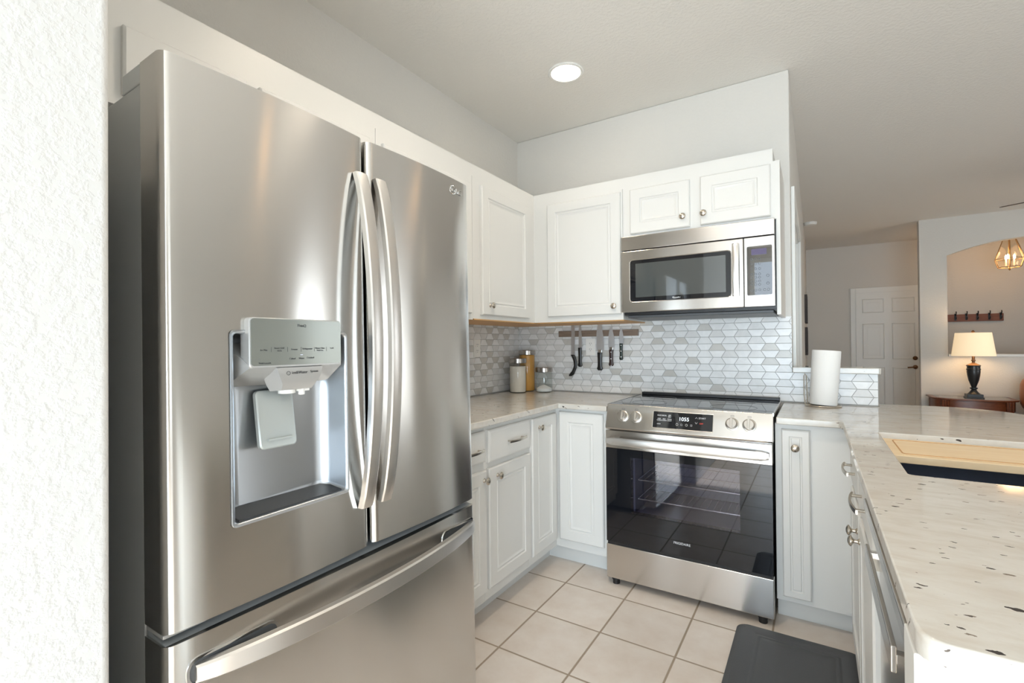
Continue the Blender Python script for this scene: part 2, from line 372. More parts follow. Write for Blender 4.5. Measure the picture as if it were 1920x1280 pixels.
struct(MB().box(-.9, -.86, REAR-.1, REAR, 0, ZC).box(2.9, RIGHT, REAR-.1, REAR, 0, ZC).box(-.86, 2.9, REAR-.1, REAR, 2.58, ZC).build('wall_rear', M_WALL))
wf = MB()
for x0, x1 in ((-.86, -.80), (.98, 1.05), (2.83, 2.9)): wf.box(x0, x1, REAR-.08, REAR-.02, 0, 2.58)
wf.box(-.859, 2.899, REAR-.077, REAR-.023, 2.52, 2.579).box(-.859, 2.899, REAR-.077, REAR-.023, .001, .06)
w1 = struct(wf.build('window_1', M_TRIMW)); struct(MB().box(-.80, 2.83, REAR-.055, REAR-.05, .06, 2.52).build('window_pane', M_GLASS, w1))
for k, (y0, y1) in enumerate(((-2.2, -.2), (5.2, 6.4))):
    mb = MB()
    for a, b in ((y0, y0+.06), ((y0+y1)/2-.03, (y0+y1)/2+.03), (y1-.06, y1)): mb.box(RIGHT+.02, RIGHT+.08, a, b, .6, 2.3)
    mb.box(RIGHT+.023, RIGHT+.077, y0+.001, y1-.001, .601, .66).box(RIGHT+.023, RIGHT+.077, y0+.001, y1-.001, 2.24, 2.299)
    wn_ = struct(mb.build('window_%d' % (k+2), M_TRIMW)); struct(MB().box(RIGHT+.045, RIGHT+.05, y0+.06, y1-.06, .66, 2.24).build('window_pane', M_GLASS, wn_))
# arched pass-through wall in the living room
def arch_wall():
    x0, x1, a0, a1 = 1.11, RIGHT, 1.367, 2.86
    n = 20; hw = (a1-a0)/2; xc = (a0+a1)/2; rise = .15; Rr = (hw*hw+rise*rise)/(2*rise); zc = 2.285+rise-Rr
    mb = MB(); mb.box(x0, a0, YA, YA+.12, 0, ZC).box(a1, x1, YA, YA+.12, 0, ZC).box(a0, a1, YA, YA+.12, 0, 1.06)
    pts = [(a0+(a1-a0)*i/n) for i in range(n+1)]
    for i in range(n):
        za, zb = (zc+math.sqrt(Rr*Rr-(p-xc)**2) for p in (pts[i], pts[i+1]))
        mb.prism([(pts[i], za), (pts[i+1], zb), (pts[i+1], ZC), (pts[i], ZC)], YA, YA+.12, 'y')
    o = mb.build('wall_arch', M_WALL)
    bm = bmesh.new(); bm.from_mesh(o.data); bmesh.ops.remove_doubles(bm, verts=bm.verts, dist=1e-5); bm.to_mesh(o.data); bm.free()
    struct(o); struct(MB().box(a0+.002, a1-.002, YA-.012, YA+.13, 1.06, 1.09).build('trim_4', M_TRIMW, bevel=.004))
arch_wall()
for nm, args in (('baseboard_hall', (XS, RIGHT, YH-.014, YH, 0, .09)), ('baseboard_arch', (1.11, RIGHT, YA-.014, YA, 0, .09)), ('baseboard_side', (XS, XS+.014, 4.62, YH, 0, .09))):
    struct(MB().box(*args).build(nm, M_TRIMW, bevel=.004))
# entry door, six panels
dr = MB().box(.545, 1.41, YH-.03, YH-.002, .005, 2.0)
door1 = struct(dr.build('door_1', M_TRIMW))
def six_panels():
    mb = MB()
    for x0, x1 in ((.625, .895), (.985, 1.255)):
        for z0, z1 in ((1.69, 1.905), (.985, 1.525), (.14, .86)):
            P = FACE['-y'](YH-.03)
            prof = [(0, .0), (.008, .008), (.016, .002), (.045, .002), (.06, .007), (.07, .007)]
            mb.loops([[P(x0+i, w_, z0+i), P(x1-i, w_, z0+i), P(x1-i, w_, z1-i), P(x0+i, w_, z1-i)] for i, w_ in prof], cap0=False)
    return mb
struct(sub(door1, six_panels(), 'door_panels', M_TRIMW))
struct(sub(door1, MB().lathe([(.030, 0), (.030, .01), (.022, .02), (.012, .03)], (1.25, YH-.03, 1.0), '-y', 16), 'deadbolt', M_BRONZE))
struct(sub(door1, MB().lathe([(.03, 0), (.03, .012), (.012, .016), (.012, .05)], (1.25, YH-.03, .87), '-y', 16).tube([(1.25, YH-.075, .87), (1.21, YH-.08, .867), (1.155, YH-.075, .862)], .010, 8), 'lever_handle', M_BRONZE))
struct(MB().box(.478, .545, YH-.02, YH, 0, 2.08).box(1.41, 1.477, YH-.02, YH, 0, 2.08).box(.545, 1.41, YH-.02, YH, 2.0, 2.08).build('trim_5', M_TRIMW, bevel=.004))

# backsplash of half-hexagon marble tiles
def tiles(face, d, regions, name, phase, zbase):
    P = FACE[face](d); mb = MB(); h, per, le, g = .0400, .0693, .0231, .0011
    def clip(poly, a, b):
        for side, lim in ((0, a), (1, b)):
            out = []
            for i in range(len(poly)):
                p, q = poly[i-1], poly[i]; ip = p[0] >= lim if side == 0 else p[0] <= lim; iq = q[0] >= lim if side == 0 else q[0] <= lim
                if ip != iq:
                    t = (lim-p[0])/(q[0]-p[0]); out.append((lim, p[1]+t*(q[1]-p[1])))
                if iq: out.append(q)
            poly = out
            if len(poly) < 3: return []
        return poly
    def clipz(poly, a, b): return [(y, x) for x, y in clip([(z, u) for u, z in poly], a, b)]
    for u0, u1, z0, z1 in regions:
        for k in range(int((z1-zbase)/h)+1):
            zb, zt = zbase+k*h, zbase+(k+1)*h
            if zt < z0 or zb > z1: continue
            i0 = int((u0-phase)/per)-2; i1 = int((u1-phase)/per)+2
            for i in range(i0, i1):
                b0, b1 = phase+i*per, phase+(i+1)*per; s0 = -1 if (i+k) % 2 == 0 else 1
                poly = [(b0-s0*le/2+g, zb+g), (b1+s0*le/2-g, zb+g), (b1-s0*le/2-g, zt-g), (b0+s0*le/2+g, zt-g)]
                poly = clip(poly, u0, u1)
                if poly: poly = clipz(poly, z0, z1)
                if not poly: continue
                rnd = random.random(); up = (s0 > 0) == (face == '+x' or b0 < -1.05)
                mi = (0 if rnd < .72 else 1) if up else (1 if rnd < .35 else 2 if rnd < .80 else 3)
                if face == '+x': mi = (0 if rnd < .5 else 1) if up else (2 if rnd < .5 else 3)
                n = len(poly); cx = sum(p[0] for p in poly)/n; cz = sum(p[1] for p in poly)/n
                ins = [(cx+(u-cx)*.98, cz+(z-cz)*.96) for u, z in poly]
                mb.loops([[P(u, .0005, z) for u, z in poly], [P(u, .006, z) for u, z in poly], [P(u, .007, z) for u, z in ins]], mi, cap0=False)
        a = P(u0, 0, z0); b = P(u1, .004, z1); mb.box(a[0], b[0], a[1], b[1], a[2], b[2], 4)
    o = mb.build(name, M_TILES+[M_GROUT], smooth=False); return struct(o)
tiles('-y', YB, [(XL, XS, .912, 1.385), (XS, .268, .912, 1.076)], 'trim_1', -.107, .917)
tiles('+x', XL, [(1.3, YB-.008, .912, 1.385)], 'trim_2', 3.04, .917)

# ================================================================== cabinets
YFB, XFL = 2.445, -1.254          # carcass faces of the base cabinets (back run / left run)
def base_body(t, x0, x1, y0, y1, toe=None, z1=.881, zt=.098):
    t_ = MB().box(x0, x1, y0, y1, zt, z1).build('body', M_CAB, t, bevel=.0015)
    if toe: MB().box(*toe, 0, zt).build('toe_kick', M_CAB, t)
    return t_
def add_door(t, face, d, u0, u1, z0, z1, ku, kz, style='recess', th=.02):
    o = panel_mb(face, d, u0, u1, z0, z1, th, style=style).build('door', M_CAB, t)
    if ku is not None: sub(o, knob_mb(face, d+(th if face == '+x' else -th), ku, kz), 'knob', M_NICKEL)
    return o
def add_drawer(t, face, d, u0, u1, z0, z1, pu0, pu1, pz, out=.032):
    o = panel_mb(face, d, u0, u1, z0, z1, .02, style='slab').build('drawer', M_CAB, t)
    if pu0 is not None: sub(o, pull_mb(face, d+(.02 if face == '+x' else -.02), pu0, pu1, pz, out), 'pull', M_NICKEL)
    return o
TOEL = lambda y0, y1: (XL, -1.334, y0, y1)
TOEB = lambda x0, x1: (x0, x1, 2.511, YB)
c1 = thing('base_cabinet', 'white base cabinet mostly hidden behind the refrigerator, bar pull showing', 'cabinet', (-1.5, 1.55, 0), 'base cabinets along the left wall')
base_body(c1, XL, XFL, 1.34, 1.742, TOEL(1.34, 1.742)); add_drawer(c1, '+x', XFL, 1.355, 1.732, .722, .86, 1.545, 1.69, .783); add_door(c1, '+x', XFL, 1.355, 1.738, .148, .684, 1.716, .644)
c2 = thing('base_cabinet', 'white base cabinet with one drawer above a door, between refrigerator and corner', 'cabinet', (-1.5, 1.94, 0), 'base cabinets along the left wall')
base_body(c2, XL, XFL, 1.743, 2.138, TOEL(1.743, 2.138)); add_drawer(c2, '+x', XFL, 1.757, 2.127, .712, .858, 1.895, 2.05, .785); add_door(c2, '+x', XFL, 1.757, 2.125, .15, .686, 1.82, .645)
c3 = thing('corner_base_cabinet', 'white corner base cabinet with two tall narrow doors meeting in the corner', 'cabinet', (-1.5, 2.6, 0))
MB().prism([(XL+.003, 2.139), (XFL, 2.139), (XFL, YFB), (-.931, YFB), (-.931, YB-.003), (XL+.003, YB-.003)], .098, .881, 'z').build('body', M_CAB, c3, bevel=.0015)
MB().prism([(XL+.003, 2.139), (-1.334, 2.139), (-1.334, 2.511), (-.931, 2.511), (-.931, YB-.003), (XL+.003, YB-.003)], 0, .098, 'z').build('toe_kick', M_CAB, c3)
add_door(c3, '+x', XFL, 2.146, 2.417, .145, .855, 2.215, .803)
add_door(c3, '-y', YFB, -1.226, -.963, .148, .863, None, None)
c4 = thing('base_cabinet', 'narrow white pull-out cabinet with one round knob, right of the range', 'cabinet', (-.04, 2.7, 0))
base_body(c4, -.155, .2, YFB, YB, (-.155, .17, 2.511, YB)); add_door(c4, '-y', YFB, -.130, -.022, .123, .858, -.077, .782, 'bead', .019)
# peninsula
XP = .128                          # carcass face of the peninsula
c5 = thing('sink_base_cabinet', 'white sink base cabinet with two doors and two pulls in the peninsula', 'cabinet', (.45, 1.9, 0))
sb = MB().box(XP, XP+.012, 1.392, YFB-.001, .098, .881).box(XP, .86, 1.392, 1.404, .098, .881).box(.86, .872, 1.392, YB-.002, .098, .881).box(XP, .86, 1.392, YFB-.001, .098, .11).box(.201, .86, YB-.014, YB-.002, .098, .881)
sb.build('body', M_CAB, c5)
MB().box(.20, .86, 1.392, YFB-.001, 0, .098).build('toe_kick', M_CAB, c5)
add_drawer(c5, '-x', XP, 1.83, 2.215, .73, .862, 1.938, 2.112, .80)
add_drawer(c5, '-x', XP, 1.412, 1.81, .73, .862, 1.52, 1.70, .80)
add_door(c5, '-x', XP, 1.83, 2.215, .148, .70, 1.868, .64)
add_door(c5, '-x', XP, 1.412, 1.81, .148, .70, 1.772, .64)
c6 = thing('peninsula_end_cabinet', 'plain white cabinet end of the peninsula under the rounded granite corner', 'cabinet', (.45, .74, 0))
MB().box(.092, .872, .712, .784, 0, .881).build('body', M_CAB, c6, bevel=.002)
# dishwasher
dw = thing('dishwasher', 'stainless dishwasher with long bar handle in the peninsula', 'dishwasher', (.4, 1.09, 0))
MB().box(.135, .74, .785, 1.386, .10, .876).build('body', M_DARKG, dw)
dd = MB().box(.120, .135, .787, 1.384, .105, .846).build('door', M_STEELF, dw, bevel=.003)
MB().box(.0925, .135, .787, 1.388, .850, .8745).build('control_strip', M_STEELF, dw, bevel=.002)
hb = MB().box(.089, .097, .895, 1.320, .752, .792)
for y in (.904, 1.311): hb.box(.095, .121, y-.008, y+.008, .765, .78)
sub(dd, hb, 'handle', M_STEELF, bevel=.002)
MB().box(.19, .74, .79, 1.38, 0, .10).build('toe_kick', M_BLACKP, dw)

# upper cabinets
XU, YU = -1.4935, 2.6335
def upper(name, label, x0, x1, y0, y1, z0, z1, wood_bottom=True, group=None):
    t = thing(name, label, 'cabinet', ((x0+x1)/2, (y0+y1)/2, z0), group)
    MB().box(x0, x1, y0, y1, z0+(.006 if wood_bottom else 0), z1).build('body', M_CAB, t)
    if wood_bottom: MB().box(x0+.012, x1-.0, y0+.01, y1-.0, z0, z0+.006).build('bottom_panel', M_MAPLE, t)['label'] = 'bare wood underside'
    return t
ZU1 = 2.119
u0 = upper('wall_cabinet', 'white cabinet above the refrigerator, half hidden by its top', XL, XU, .289, 1.34, 1.857, ZU1, False)
for a, b in ((.50, .815), (.855, 1.30)): panel_mb('+x', XU, a, b, 1.885, 2.062, .02).build('door', M_CAB, u0)
u1 = upper('wall_cabinet', 'white wall cabinet on the left wall just behind the refrigerator edge', XL, XU, 1.342, 1.985, 1.372, ZU1)
add_door(u1, '+x', XU, 1.37, 1.958, 1.402, 2.066, None, None)
MB().box(XU, XU+.001, 1.342, 1.985, 1.372, 1.395).build('face_rail', M_CAB, u1)
u2 = upper('wall_cabinet', 'white wall cabinet on the left wall beside the corner, one narrow door', XL, XU, 1.987, YB, 1.372, ZU1)
add_door(u2, '+x', XU, 2.05, 2.548, 1.40, 2.085, 2.117, 1.452)
u3 = upper('wall_cabinet', 'white wall cabinet with one wide door, left of the microwave', XU, -.915, YU, YB, 1.372, ZU1)
add_door(u3, '-y', YU, -1.391, -.925, 1.41, 2.101, -.959, 1.455)
u4 = upper('wall_cabinet', 'low white wall cabinet with two small doors directly above the microwave', -.913, -.134, YU, YB, 1.838, ZU1, False)
add_door(u4, '-y', YU, -.867, -.547, 1.853, 2.101, -.579, 1.906)
add_door(u4, '-y', YU, -.494, -.173, 1.853, 2.103, -.476, 1.907)
MB().box(-.152, -.134, YU, YB, 1.376, 1.838).build('side_panel', M_CAB, u4, bevel=.001)
struct(MB().box(XL, XU, .289, YU, ZU1, 2.18).build('trim_6', M_CAB))
struct(MB().box(XU, -.163, YU, YB, ZU1, 2.18).build('trim_7', M_CAB))

# ================================================================== counters
ZK = .912
def slab(name, poly, label, holes=None, z0=.882, z1=ZK):
    mb = MB(); mb.prism(poly, z0, z1, 'z'); o = mb.build(name, M_GRAN, bevel=.006, seg=3)
    tag(o, label, 'countertop'); return o
slab('countertop', [(XL+.008, 1.335), (-1.214, 1.335), (-1.214, 2.403), (-.934, 2.403), (-.934, YB-.008), (XL+.008, YB-.008)], 'cream granite countertop in the corner left of the range, holding three jars')
# peninsula counter with a sink cut-out: outline bridged to the hole
SX0, SX1, SY0, SY1 = .193, .64, 1.522, 2.185
def peninsula():
    edge = [(-.148, YB-.008), (-.148, 2.403), (.080, 2.403), (.094, 2.38)]
    for i in range(7):
        a = math.radians(180+90*i/6); edge.append((.094+.03+.03*math.cos(a), .686+.03+.03*math.sin(a)))
    edge += [(1.1, .686), (1.12, 2.2), (1.04, 2.62), (.90, 2.87), (.784, 3.023), (.735, 3.10), (.69, 3.142), (.64, 3.180), (.586, 3.197), (.501, 3.198), (.286, 3.184), (.273, 3.182), (.273, YB-.008)]
    hole = rrect(SX0, SX1, SY0, SY1, .012, 4)
    bm = bmesh.new()
    ov = [bm.verts.new((x, y, ZK)) for x, y in edge]; hv = [bm.verts.new((x, y, ZK)) for x, y in hole]
    es = [bm.edges.new((l[i], l[(i+1) % len(l)])) for l in (ov, hv) for i in range(len(l))]
    bmesh.ops.triangle_fill(bm, use_beauty=True, edges=es, normal=(0, 0, 1))
    for f in [f for f in bm.faces if SX0+.005 < f.calc_center_median().x < SX1-.005 and SY0+.005 < f.calc_center_median().y < SY1-.005 and all(v in hv for v in f.verts)]: bm.faces.remove(f)
    r = bmesh.ops.extrude_face_region(bm, geom=list(bm.faces))
    for v in [g for g in r['geom'] if isinstance(g, bmesh.types.BMVert)]: v.co.z = .882
    bmesh.ops.dissolve_limit(bm, angle_limit=.01, verts=bm.verts, edges=bm.edges)
    bmesh.ops.recalc_face_normals(bm, faces=bm.faces)
    me = bpy.data.meshes.new('countertop'); bm.to_mesh(me); bm.free(); me.materials.append(M_GRAN)
    me.polygons.foreach_set('use_smooth', [True]*len(me.polygons)); me.set_sharp_from_angle(angle=math.radians(32))
    o = bpy.data.objects.new('countertop', me); COL.objects.link(o)
    b = o.modifiers.new('bevel', 'BEVEL'); b.width = .004; b.segments = 3; b.limit_method = 'ANGLE'; b.angle_limit = math.radians(60); b.harden_normals = True
    tag(o, 'wide speckled granite peninsula countertop with rounded corner and inset sink', 'countertop')
peninsula()
lg = MB().prism([(-.104, 3.008), (.272, 3.008), (.280, 3.016), (.280, 3.19), (-.104, 3.19)], 1.077, 1.108, 'z').build('ledge_cap', M_GRAN, bevel=.004)
tag(lg, 'short granite ledge capping the low tiled wall behind the paper towels', 'ledge')

# sink, cutting board
sk = thing('sink', 'dark graphite undermount sink set into the peninsula countertop', 'sink', ((SX0+SX1)/2, (SY0+SY1)/2, .62))
s0 = rrect(SX0-.014, SX1+.014, SY0-.014, SY1+.014, .02, 4); s1 = rrect(SX0-.004, SX1+.004, SY0-.004, SY1+.004, .018, 4); s2 = rrect(SX0+.012, SX1-.012, SY0+.012, SY1-.012, .03, 4)
lv = [(s0, .8805), (s1, .8805), (s1, .868), (s2, .866), (s2, .70), (rrect(SX0+.03, SX1-.03, SY0+.03, SY1-.03, .04, 4), .672)]
MB().loops([[(x, y, z) for x, y in p] for p, z in lv], cap0=False).build('basin', M_SINK, sk, recalc=False)
MB().lathe([(.045, 0), (.045, .003), (.03, .004)], ((SX0+SX1)/2, (SY0+SY1)/2, .6725), 'z', 24).build('drain', M_CHROME, sk)
cb = thing('cutting_board', 'pale wooden cutting board laid across the far part of the sink', 'board', (.42, 2.03, .869))
cbo = rrect(SX0+.002, SX1-.002, 1.872, SY1-.002, .008, 3)
MB().prism(cbo, .869, .892, 'z').build('board', M_BOARD, cb, bevel=.002)
gv = MB()
g0 = rrect(SX0+.035, SX1-.035, 1.905, SY1-.03, .012, 4); gv.tube([(x, y, .8915) for x, y in g0], .0025, 6, closed=True)
gv.build('juice_groove', mat('groove_wood', lin(196, 150, 100), .6), cb)

# ================================================================== refrigerator
FX = -.985
fr = thing('refrigerator', 'large stainless french door refrigerator with water dispenser and bottom freezer', 'refrigerator', (-1.42, .85, 0))
FB = tuple(fr['_base'])
DX = FX+.0203                      # local frame is leaned back a touch afterwards
def zlean(o): o.rotation_euler.y = -.0162
Y0, Y1, YG0, YG1 = .392, 1.306, .8565, .8675
MB().box(-1.815, DX-.10, Y0+.004, Y1-.004, .03, 1.742).build('cabinet_body', M_GREYP, fr, bevel=.004, seg=3)
for y in (Y0+.06, Y1-.06):
    MB().lathe([(.02, 0), (.02, .03)], (DX-.16, y, 0), 'z', 12).build('foot', M_BLACKP, fr)
for ya, yb in ((Y0+.004, Y0+.105), (Y1-.105, Y1-.004)):
    MB().box(DX-.185, DX-.092, ya, yb, 1.742, 1.783).build('hinge_cover', M_GREYL, fr, bevel=.004, seg=3)
    MB().prism([(DX-.091, 1.742), (DX-.064, 1.757), (DX-.060, 1.7775), (DX-.068, 1.7775), (DX-.073, 1.762), (DX-.091, 1.752)], ya, yb, 'y').build('hinge_arm', M_GREYL, fr)
def curved(ya, yb, y, crown=.010, roll=.016):
    """front surface of a door: gentle crown with rolled edges"""
    t = (y-ya)/(yb-ya)*2-1; x = crown*(1-t*t)
    e = min(y-ya, yb-y)
    if e < roll: x -= roll-math.sqrt(max(0, roll*roll-(roll-e)**2))
    return x
def door_mb(ya, yb, za, zb, hole=None, back=-.088, crown=.010):
    roll = .016
    ys = sorted(set([ya+roll*(1-math.cos(math.radians(a))) for a in range(0, 91, 15)]+[yb-roll*(1-math.cos(math.radians(a))) for a in range(0, 91, 15)]+[ya+roll+(yb-ya-2*roll)*i/28 for i in range(1, 28)]+(list(hole[:2]) if hole else [])))
    zs = sorted(set([za, zb]+(list(hole[2:]) if hole else [])))
    mb = MB(); nu, nv = len(ys), len(zs)
    sk_ = (lambda i, j: hole[0]-1e-6 <= ys[i] and ys[i+1] <= hole[1]+1e-6 and hole[2]-1e-6 <= zs[j] and zs[j+1] <= hole[3]+1e-6) if hole else None
    mb.grid(lambda i, j: (DX+curved(ya, yb, ys[i], crown)-.006, ys[i], zs[j]), nu, nv, skip=sk_)
    for z in (za, zb):
        vs = [(DX+curved(ya, yb, y, crown)-.006, y, z) for y in ys]; vs += [(DX+back, yb, z), (DX+back, ya, z)]
        mb.add(vs, [tuple(range(len(vs)))])
    mb.box(DX+back-.001, DX+back, ya, yb, za, zb)
    for y in (ya, yb): mb.add([(DX-.022, y, za), (DX-.022, y, zb), (DX+back, y, zb), (DX+back, y, za)], [(0, 1, 2, 3)])
    return mb
ZD0, ZD1 = .716, 1.776
HOLE = (.508, .782, .876, 1.262)
dl = door_mb(Y0, YG0, ZD0, ZD1, HOLE).build('door', M_STEEL, fr, recalc=True, angle=40); dl['label'] = 'left door with ice and water dispenser'
drr = door_mb(YG1, Y1, ZD0, ZD1).build('door', M_STEEL, fr, angle=40); drr['label'] = 'right door'
fz = door_mb(Y0, Y1, .06, .694, crown=.012).build('freezer_drawer', M_STEEL, fr, angle=40)
MB().box(DX-.098, DX-.0885, Y0+.01, Y1-.01, .07, 1.76).build('gasket', M_BLACKP, fr)
MB().box(DX-.09, DX-.02, Y0+.002, Y0+.075, .7045, .7125).build('hinge', M_LIGHTP, fr, bevel=.002)
MB().prism([(DX-.012, .6935), (DX-.075, .704), (DX-.087, .704), (DX-.087, .690), (DX-.012, .690)], Y0+.004, Y1-.004, 'y').build('drawer_top_trim', mat('drawer_trim_grey', lin(168, 174, 178), .35, .2), fr)
MB().box(DX-.09, DX-.02, Y1-.075, Y1-.002, .7045, .7125).build('hinge', M_LIGHTP, fr, bevel=.002)
def bow_handle(z0, z1, y0, y1, out, wy, th, n=26):
    rings = []
    for i in range(n+1):
        t = i/n; z = z0+(z1-z0)*t; s = 1-(2*t-1)**2; w_ = .002+out*s**.8; y = y0+(y1-y0)*t
        rings.append([(DX+w_-.004, y-wy/2, z), (DX+w_+th-.004, y-wy/2, z), (DX+w_+th-.004+.003, y-wy/2+.004, z), (DX+w_+th-.001+.002, y, z), (DX+w_+th-.004+.003, y+wy/2-.004, z), (DX+w_+th-.004, y+wy/2, z), (DX+w_-.004, y+wy/2, z)])
    return MB().loops(rings)
sub(dl, bow_handle(.822, 1.676, .834, .834, .050, .036, .014), 'handle', M_HANDLE, angle=22)
sub(drr, bow_handle(.822, 1.676, .898, .898, .050, .036, .014), 'handle', M_HANDLE, angle=22)
def drawer_handle(n=30):
    rings = []; ya, yb = .437, 1.292
    for i in range(n+1):
        t = i/n; y = ya+(yb-ya)*t; s = 1-(2*t-1)**2; w_ = .004+.048*s**.75; h = .020-.004*(abs(2*t-1)**6); z = .628
        c = curved(Y0, Y1, y, .012)-.006
        rings.append([(DX+c+w_-.012, y, z-h+.004), (DX+c+w_+.005, y, z-h), (DX+c+w_+.0085, y, z-h+.003), (DX+c+w_+.0075, y, z+h-.004), (DX+c+w_+.003, y, z+h), (DX+c+w_-.012, y, z+h)])
    return MB().loops(rings)
sub(fz, drawer_handle(), 'handle', M_HANDLE, angle=22)
for a, b in ((.424, .60), (1.13, 1.302)):
    pk = MB(); o_ = rrect(a, b, .602, .656, .022, 5); i_ = rrect(a+.005, b-.005, .607, .651, .018, 5)
    C_ = lambda y: DX+curved(Y0, Y1, y, .012)-.006
    pk.loops([[(C_(y)-.002, y, z) for y, z in o_], [(C_(y)+.0025, y, z) for y, z in o_], [(C_(y)+.0025, y, z) for y, z in i_], [(C_(y)+.0008, y, z) for y, z in i_]], cap0=False, cap1=False)
    sub(fz, pk, 'pocket_rim', M_CHROME)
    pk = MB(); pk.loops([[(C_(y)+.001, y, z) for y, z in i_], [(C_(y)+.0012, y, z) for y, z in i_]]); sub(fz, pk, 'pocket', M_DARKG)
# dispenser recess
def recess():
    ya, yb, za, zb = HOLE; mb = MB(); nz = 3
    def ring(ins, dx, r, zlo=0, zhi=0): return [(DX+dx, y, z) for y, z in rrect(ya+ins, yb-ins, za+zlo, zb-zhi, r, 5)]
    mb.loops([ring(-.004, .004, .010, -.004, -.004), ring(-.003, .0065, .010, -.003, -.003), ring(.002, .0055, .008, .002, .002), ring(.004, .000, .008, .004, .004), ring(.012, -.045, .012, .008, .010), ring(.026, -.066, .014, .010, .016), ring(.045, -.070, .014, .012, .03)], cap0=False)
    return mb
sub(dl, recess(), 'dispenser_recess', steel('recess_steel', lin(188, 192, 196), .3, .5), angle=60)
tr = MB().prism([(DX-.066, .892), (DX-.002, .8835), (DX-.002, .880), (DX-.066, .887)], .522, .768, 'y')
sub(dl, tr, 'drip_tray', mat('drip_tray_grille', lin(96, 98, 102), .3, .8))
# control housing: glassy front, wedge underneath
PX = DX+.010
hs = MB(); ya, yb = .534, .756
fr_poly = lambda dx, ins=0: [(DX+dx, y, z) for y, z in rrect(ya+ins, yb-ins, 1.187+ins, 1.292-ins, .008, 4)]
hs.loops([fr_poly(-.012), fr_poly(.018), fr_poly(.0205, .0015)])
hs.loops([[(DX+.018, ya, 1.187), (DX+.018, yb, 1.187), (DX+.018, yb, 1.193), (DX+.018, ya, 1.193)],
          [(DX-.055, ya-.014, 1.148), (DX-.055, yb+.014, 1.148), (DX-.055, yb+.014, 1.24), (DX-.055, ya-.014, 1.24)]])
sub(dl, hs, 'dispenser_housing', M_LIGHTP, angle=30)
gp = MB(); gpo = rrect(ya+.003, yb-.003, 1.192, 1.2895, .007, 4); gp.loops([[(DX+.020, y, z) for y, z in gpo], [(DX+.0222, y, z) for y, z in gpo]])
sub(dl, gp, 'control_panel', mat('mirror_grey_glass', lin(132, 136, 130), .15, .35))
no = MB(); no.loops([[(DX+.021, .592, 1.186), (DX+.021, .703, 1.186), (DX-.03, .706, 1.186), (DX-.03, .589, 1.186)],
                     [(DX+.019, .600, 1.165), (DX+.019, .699, 1.165), (DX-.03, .704, 1.165), (DX-.03, .592, 1.165)],
                     [(DX+.012, .610, 1.150), (DX+.012, .692, 1.150), (DX-.03, .700, 1.148), (DX-.03, .598, 1.148)],
                     [(DX+.000, .614, 1.136), (DX+.000, .688, 1.136), (DX-.03, .694, 1.134), (DX-.03, .606, 1.134)]])
sub(dl, no, 'nozzle_housing', M_LIGHTP, angle=25)
pl = MB(); pl.lathe([(.018, 0), (.018, .008), (.012, .009)], (DX-.016, .637, 1.136), '-z', 20).lathe([(.007, 0), (.007, .013), (.004, .014)], (DX-.008, .668, 1.136), '-z', 12).box(DX-.014, DX-.002, .655, .684, 1.131, 1.137)
sub(dl, pl, 'nozzle', M_WHITEP)
pd = MB(); pdo = rrect(.585, .672, 1.008, 1.135, .010, 4)
pd.loops([[(DX-.062+.02*(1.135-z)/.14, y, z) for y, z in pdo], [(DX-.052+.02*(1.135-z)/.14, y, z) for y, z in pdo], [(DX-.050+.02*(1.135-z)/.14, .6285+(y-.6285)*.94, 1.0715+(z-1.0715)*.96) for y, z in pdo]])
pd.box(DX-.031, DX-.027, .600, .657, 1.026, 1.030)
sub(dl, pd, 'dispenser_paddle', mat('paddle_grey', lin(188, 194, 192), .3, .3))
FRM = lambda y, z, x: frame((x, y, z), (0, 1, 0), (0, 0, 1))
def put(mb, s): mb.v, mb.f, mb.mi = mb.v+s.v, mb.f+[tuple(i+len(mb.v) for i in f) for f in s.f], mb.mi+s.mi
for s_, sz, y, z in (('ThinQ', .0085, .650, 1.277), ('Ice Plus', .0050, .563, 1.224), ('Smart Grid', .0050, .597, 1.228), ('Wi-Fi', .0044, .597, 1.222), ('Freezer', .0050, .632, 1.225), ('Refrigerator', .0050, .664, 1.226), ('Water Filter', .0050, .696, 1.227), ('*Hold 3sec', .0040, .696, 1.222), ('Lock', .0050, .728, 1.227),
                     ('Cubed', .0054, .627, 1.205), ('Water', .0054, .649, 1.205), ('Crushed', .0054, .671, 1.206), ('*Hold 3 seconds', .0040, .565, 1.197)):
    sub(dl, text(s_, sz, FRM(y, z, DX+.0225), 'lettering', M_PRINT, None), 'lettering', M_PRINT, smooth=False)
for y in (.579, .616, .648, .681, .713): sub(dl, MB().box(DX+.0222, DX+.0227, y-.0002, y+.0002, 1.220, 1.230), 'divider_mark', M_PRINT)
lt = MB()
put(lt, text('ice&Water', .0085, FRM(.645, 1.174, DX+.0212), 'lettering', M_PRINT, None)); put(lt, text('System', .0070, FRM(.681, 1.175, DX+.0212), 'lettering', M_PRINT, None))
lt.tube([(DX+.0212, .618+.0042*math.cos(a*.5236), 1.1735+.0042*math.sin(a*.5236)) for a in range(12)], .0005, 5, closed=True)
sub(dl, lt, 'nozzle_lettering', M_PRINT, smooth=False)
sub(dl, MB().box(DX+.0222, DX+.0228, .646, .652, 1.2125, 1.2132), 'indicator', M_BLUELED)
lg_ = MB(); cy, cz = 1.215, 1.738; X_ = DX+curved(YG1, Y1, cy)-.0055
lg_.tube([(X_, cy+.0135*math.cos(math.radians(a)), cz+.0135*math.sin(math.radians(a))) for a in range(45, 361, 15)], .0014, 6)
lg_.box(X_-.001, X_+.001, cy+.002, cy+.0135, cz-.001, cz+.001).box(X_-.001, X_+.001, cy-.002, cy, cz-.006, cz+.006).box(X_-.001, X_+.001, cy-.002, cy+.004, cz-.006, cz-.0045)
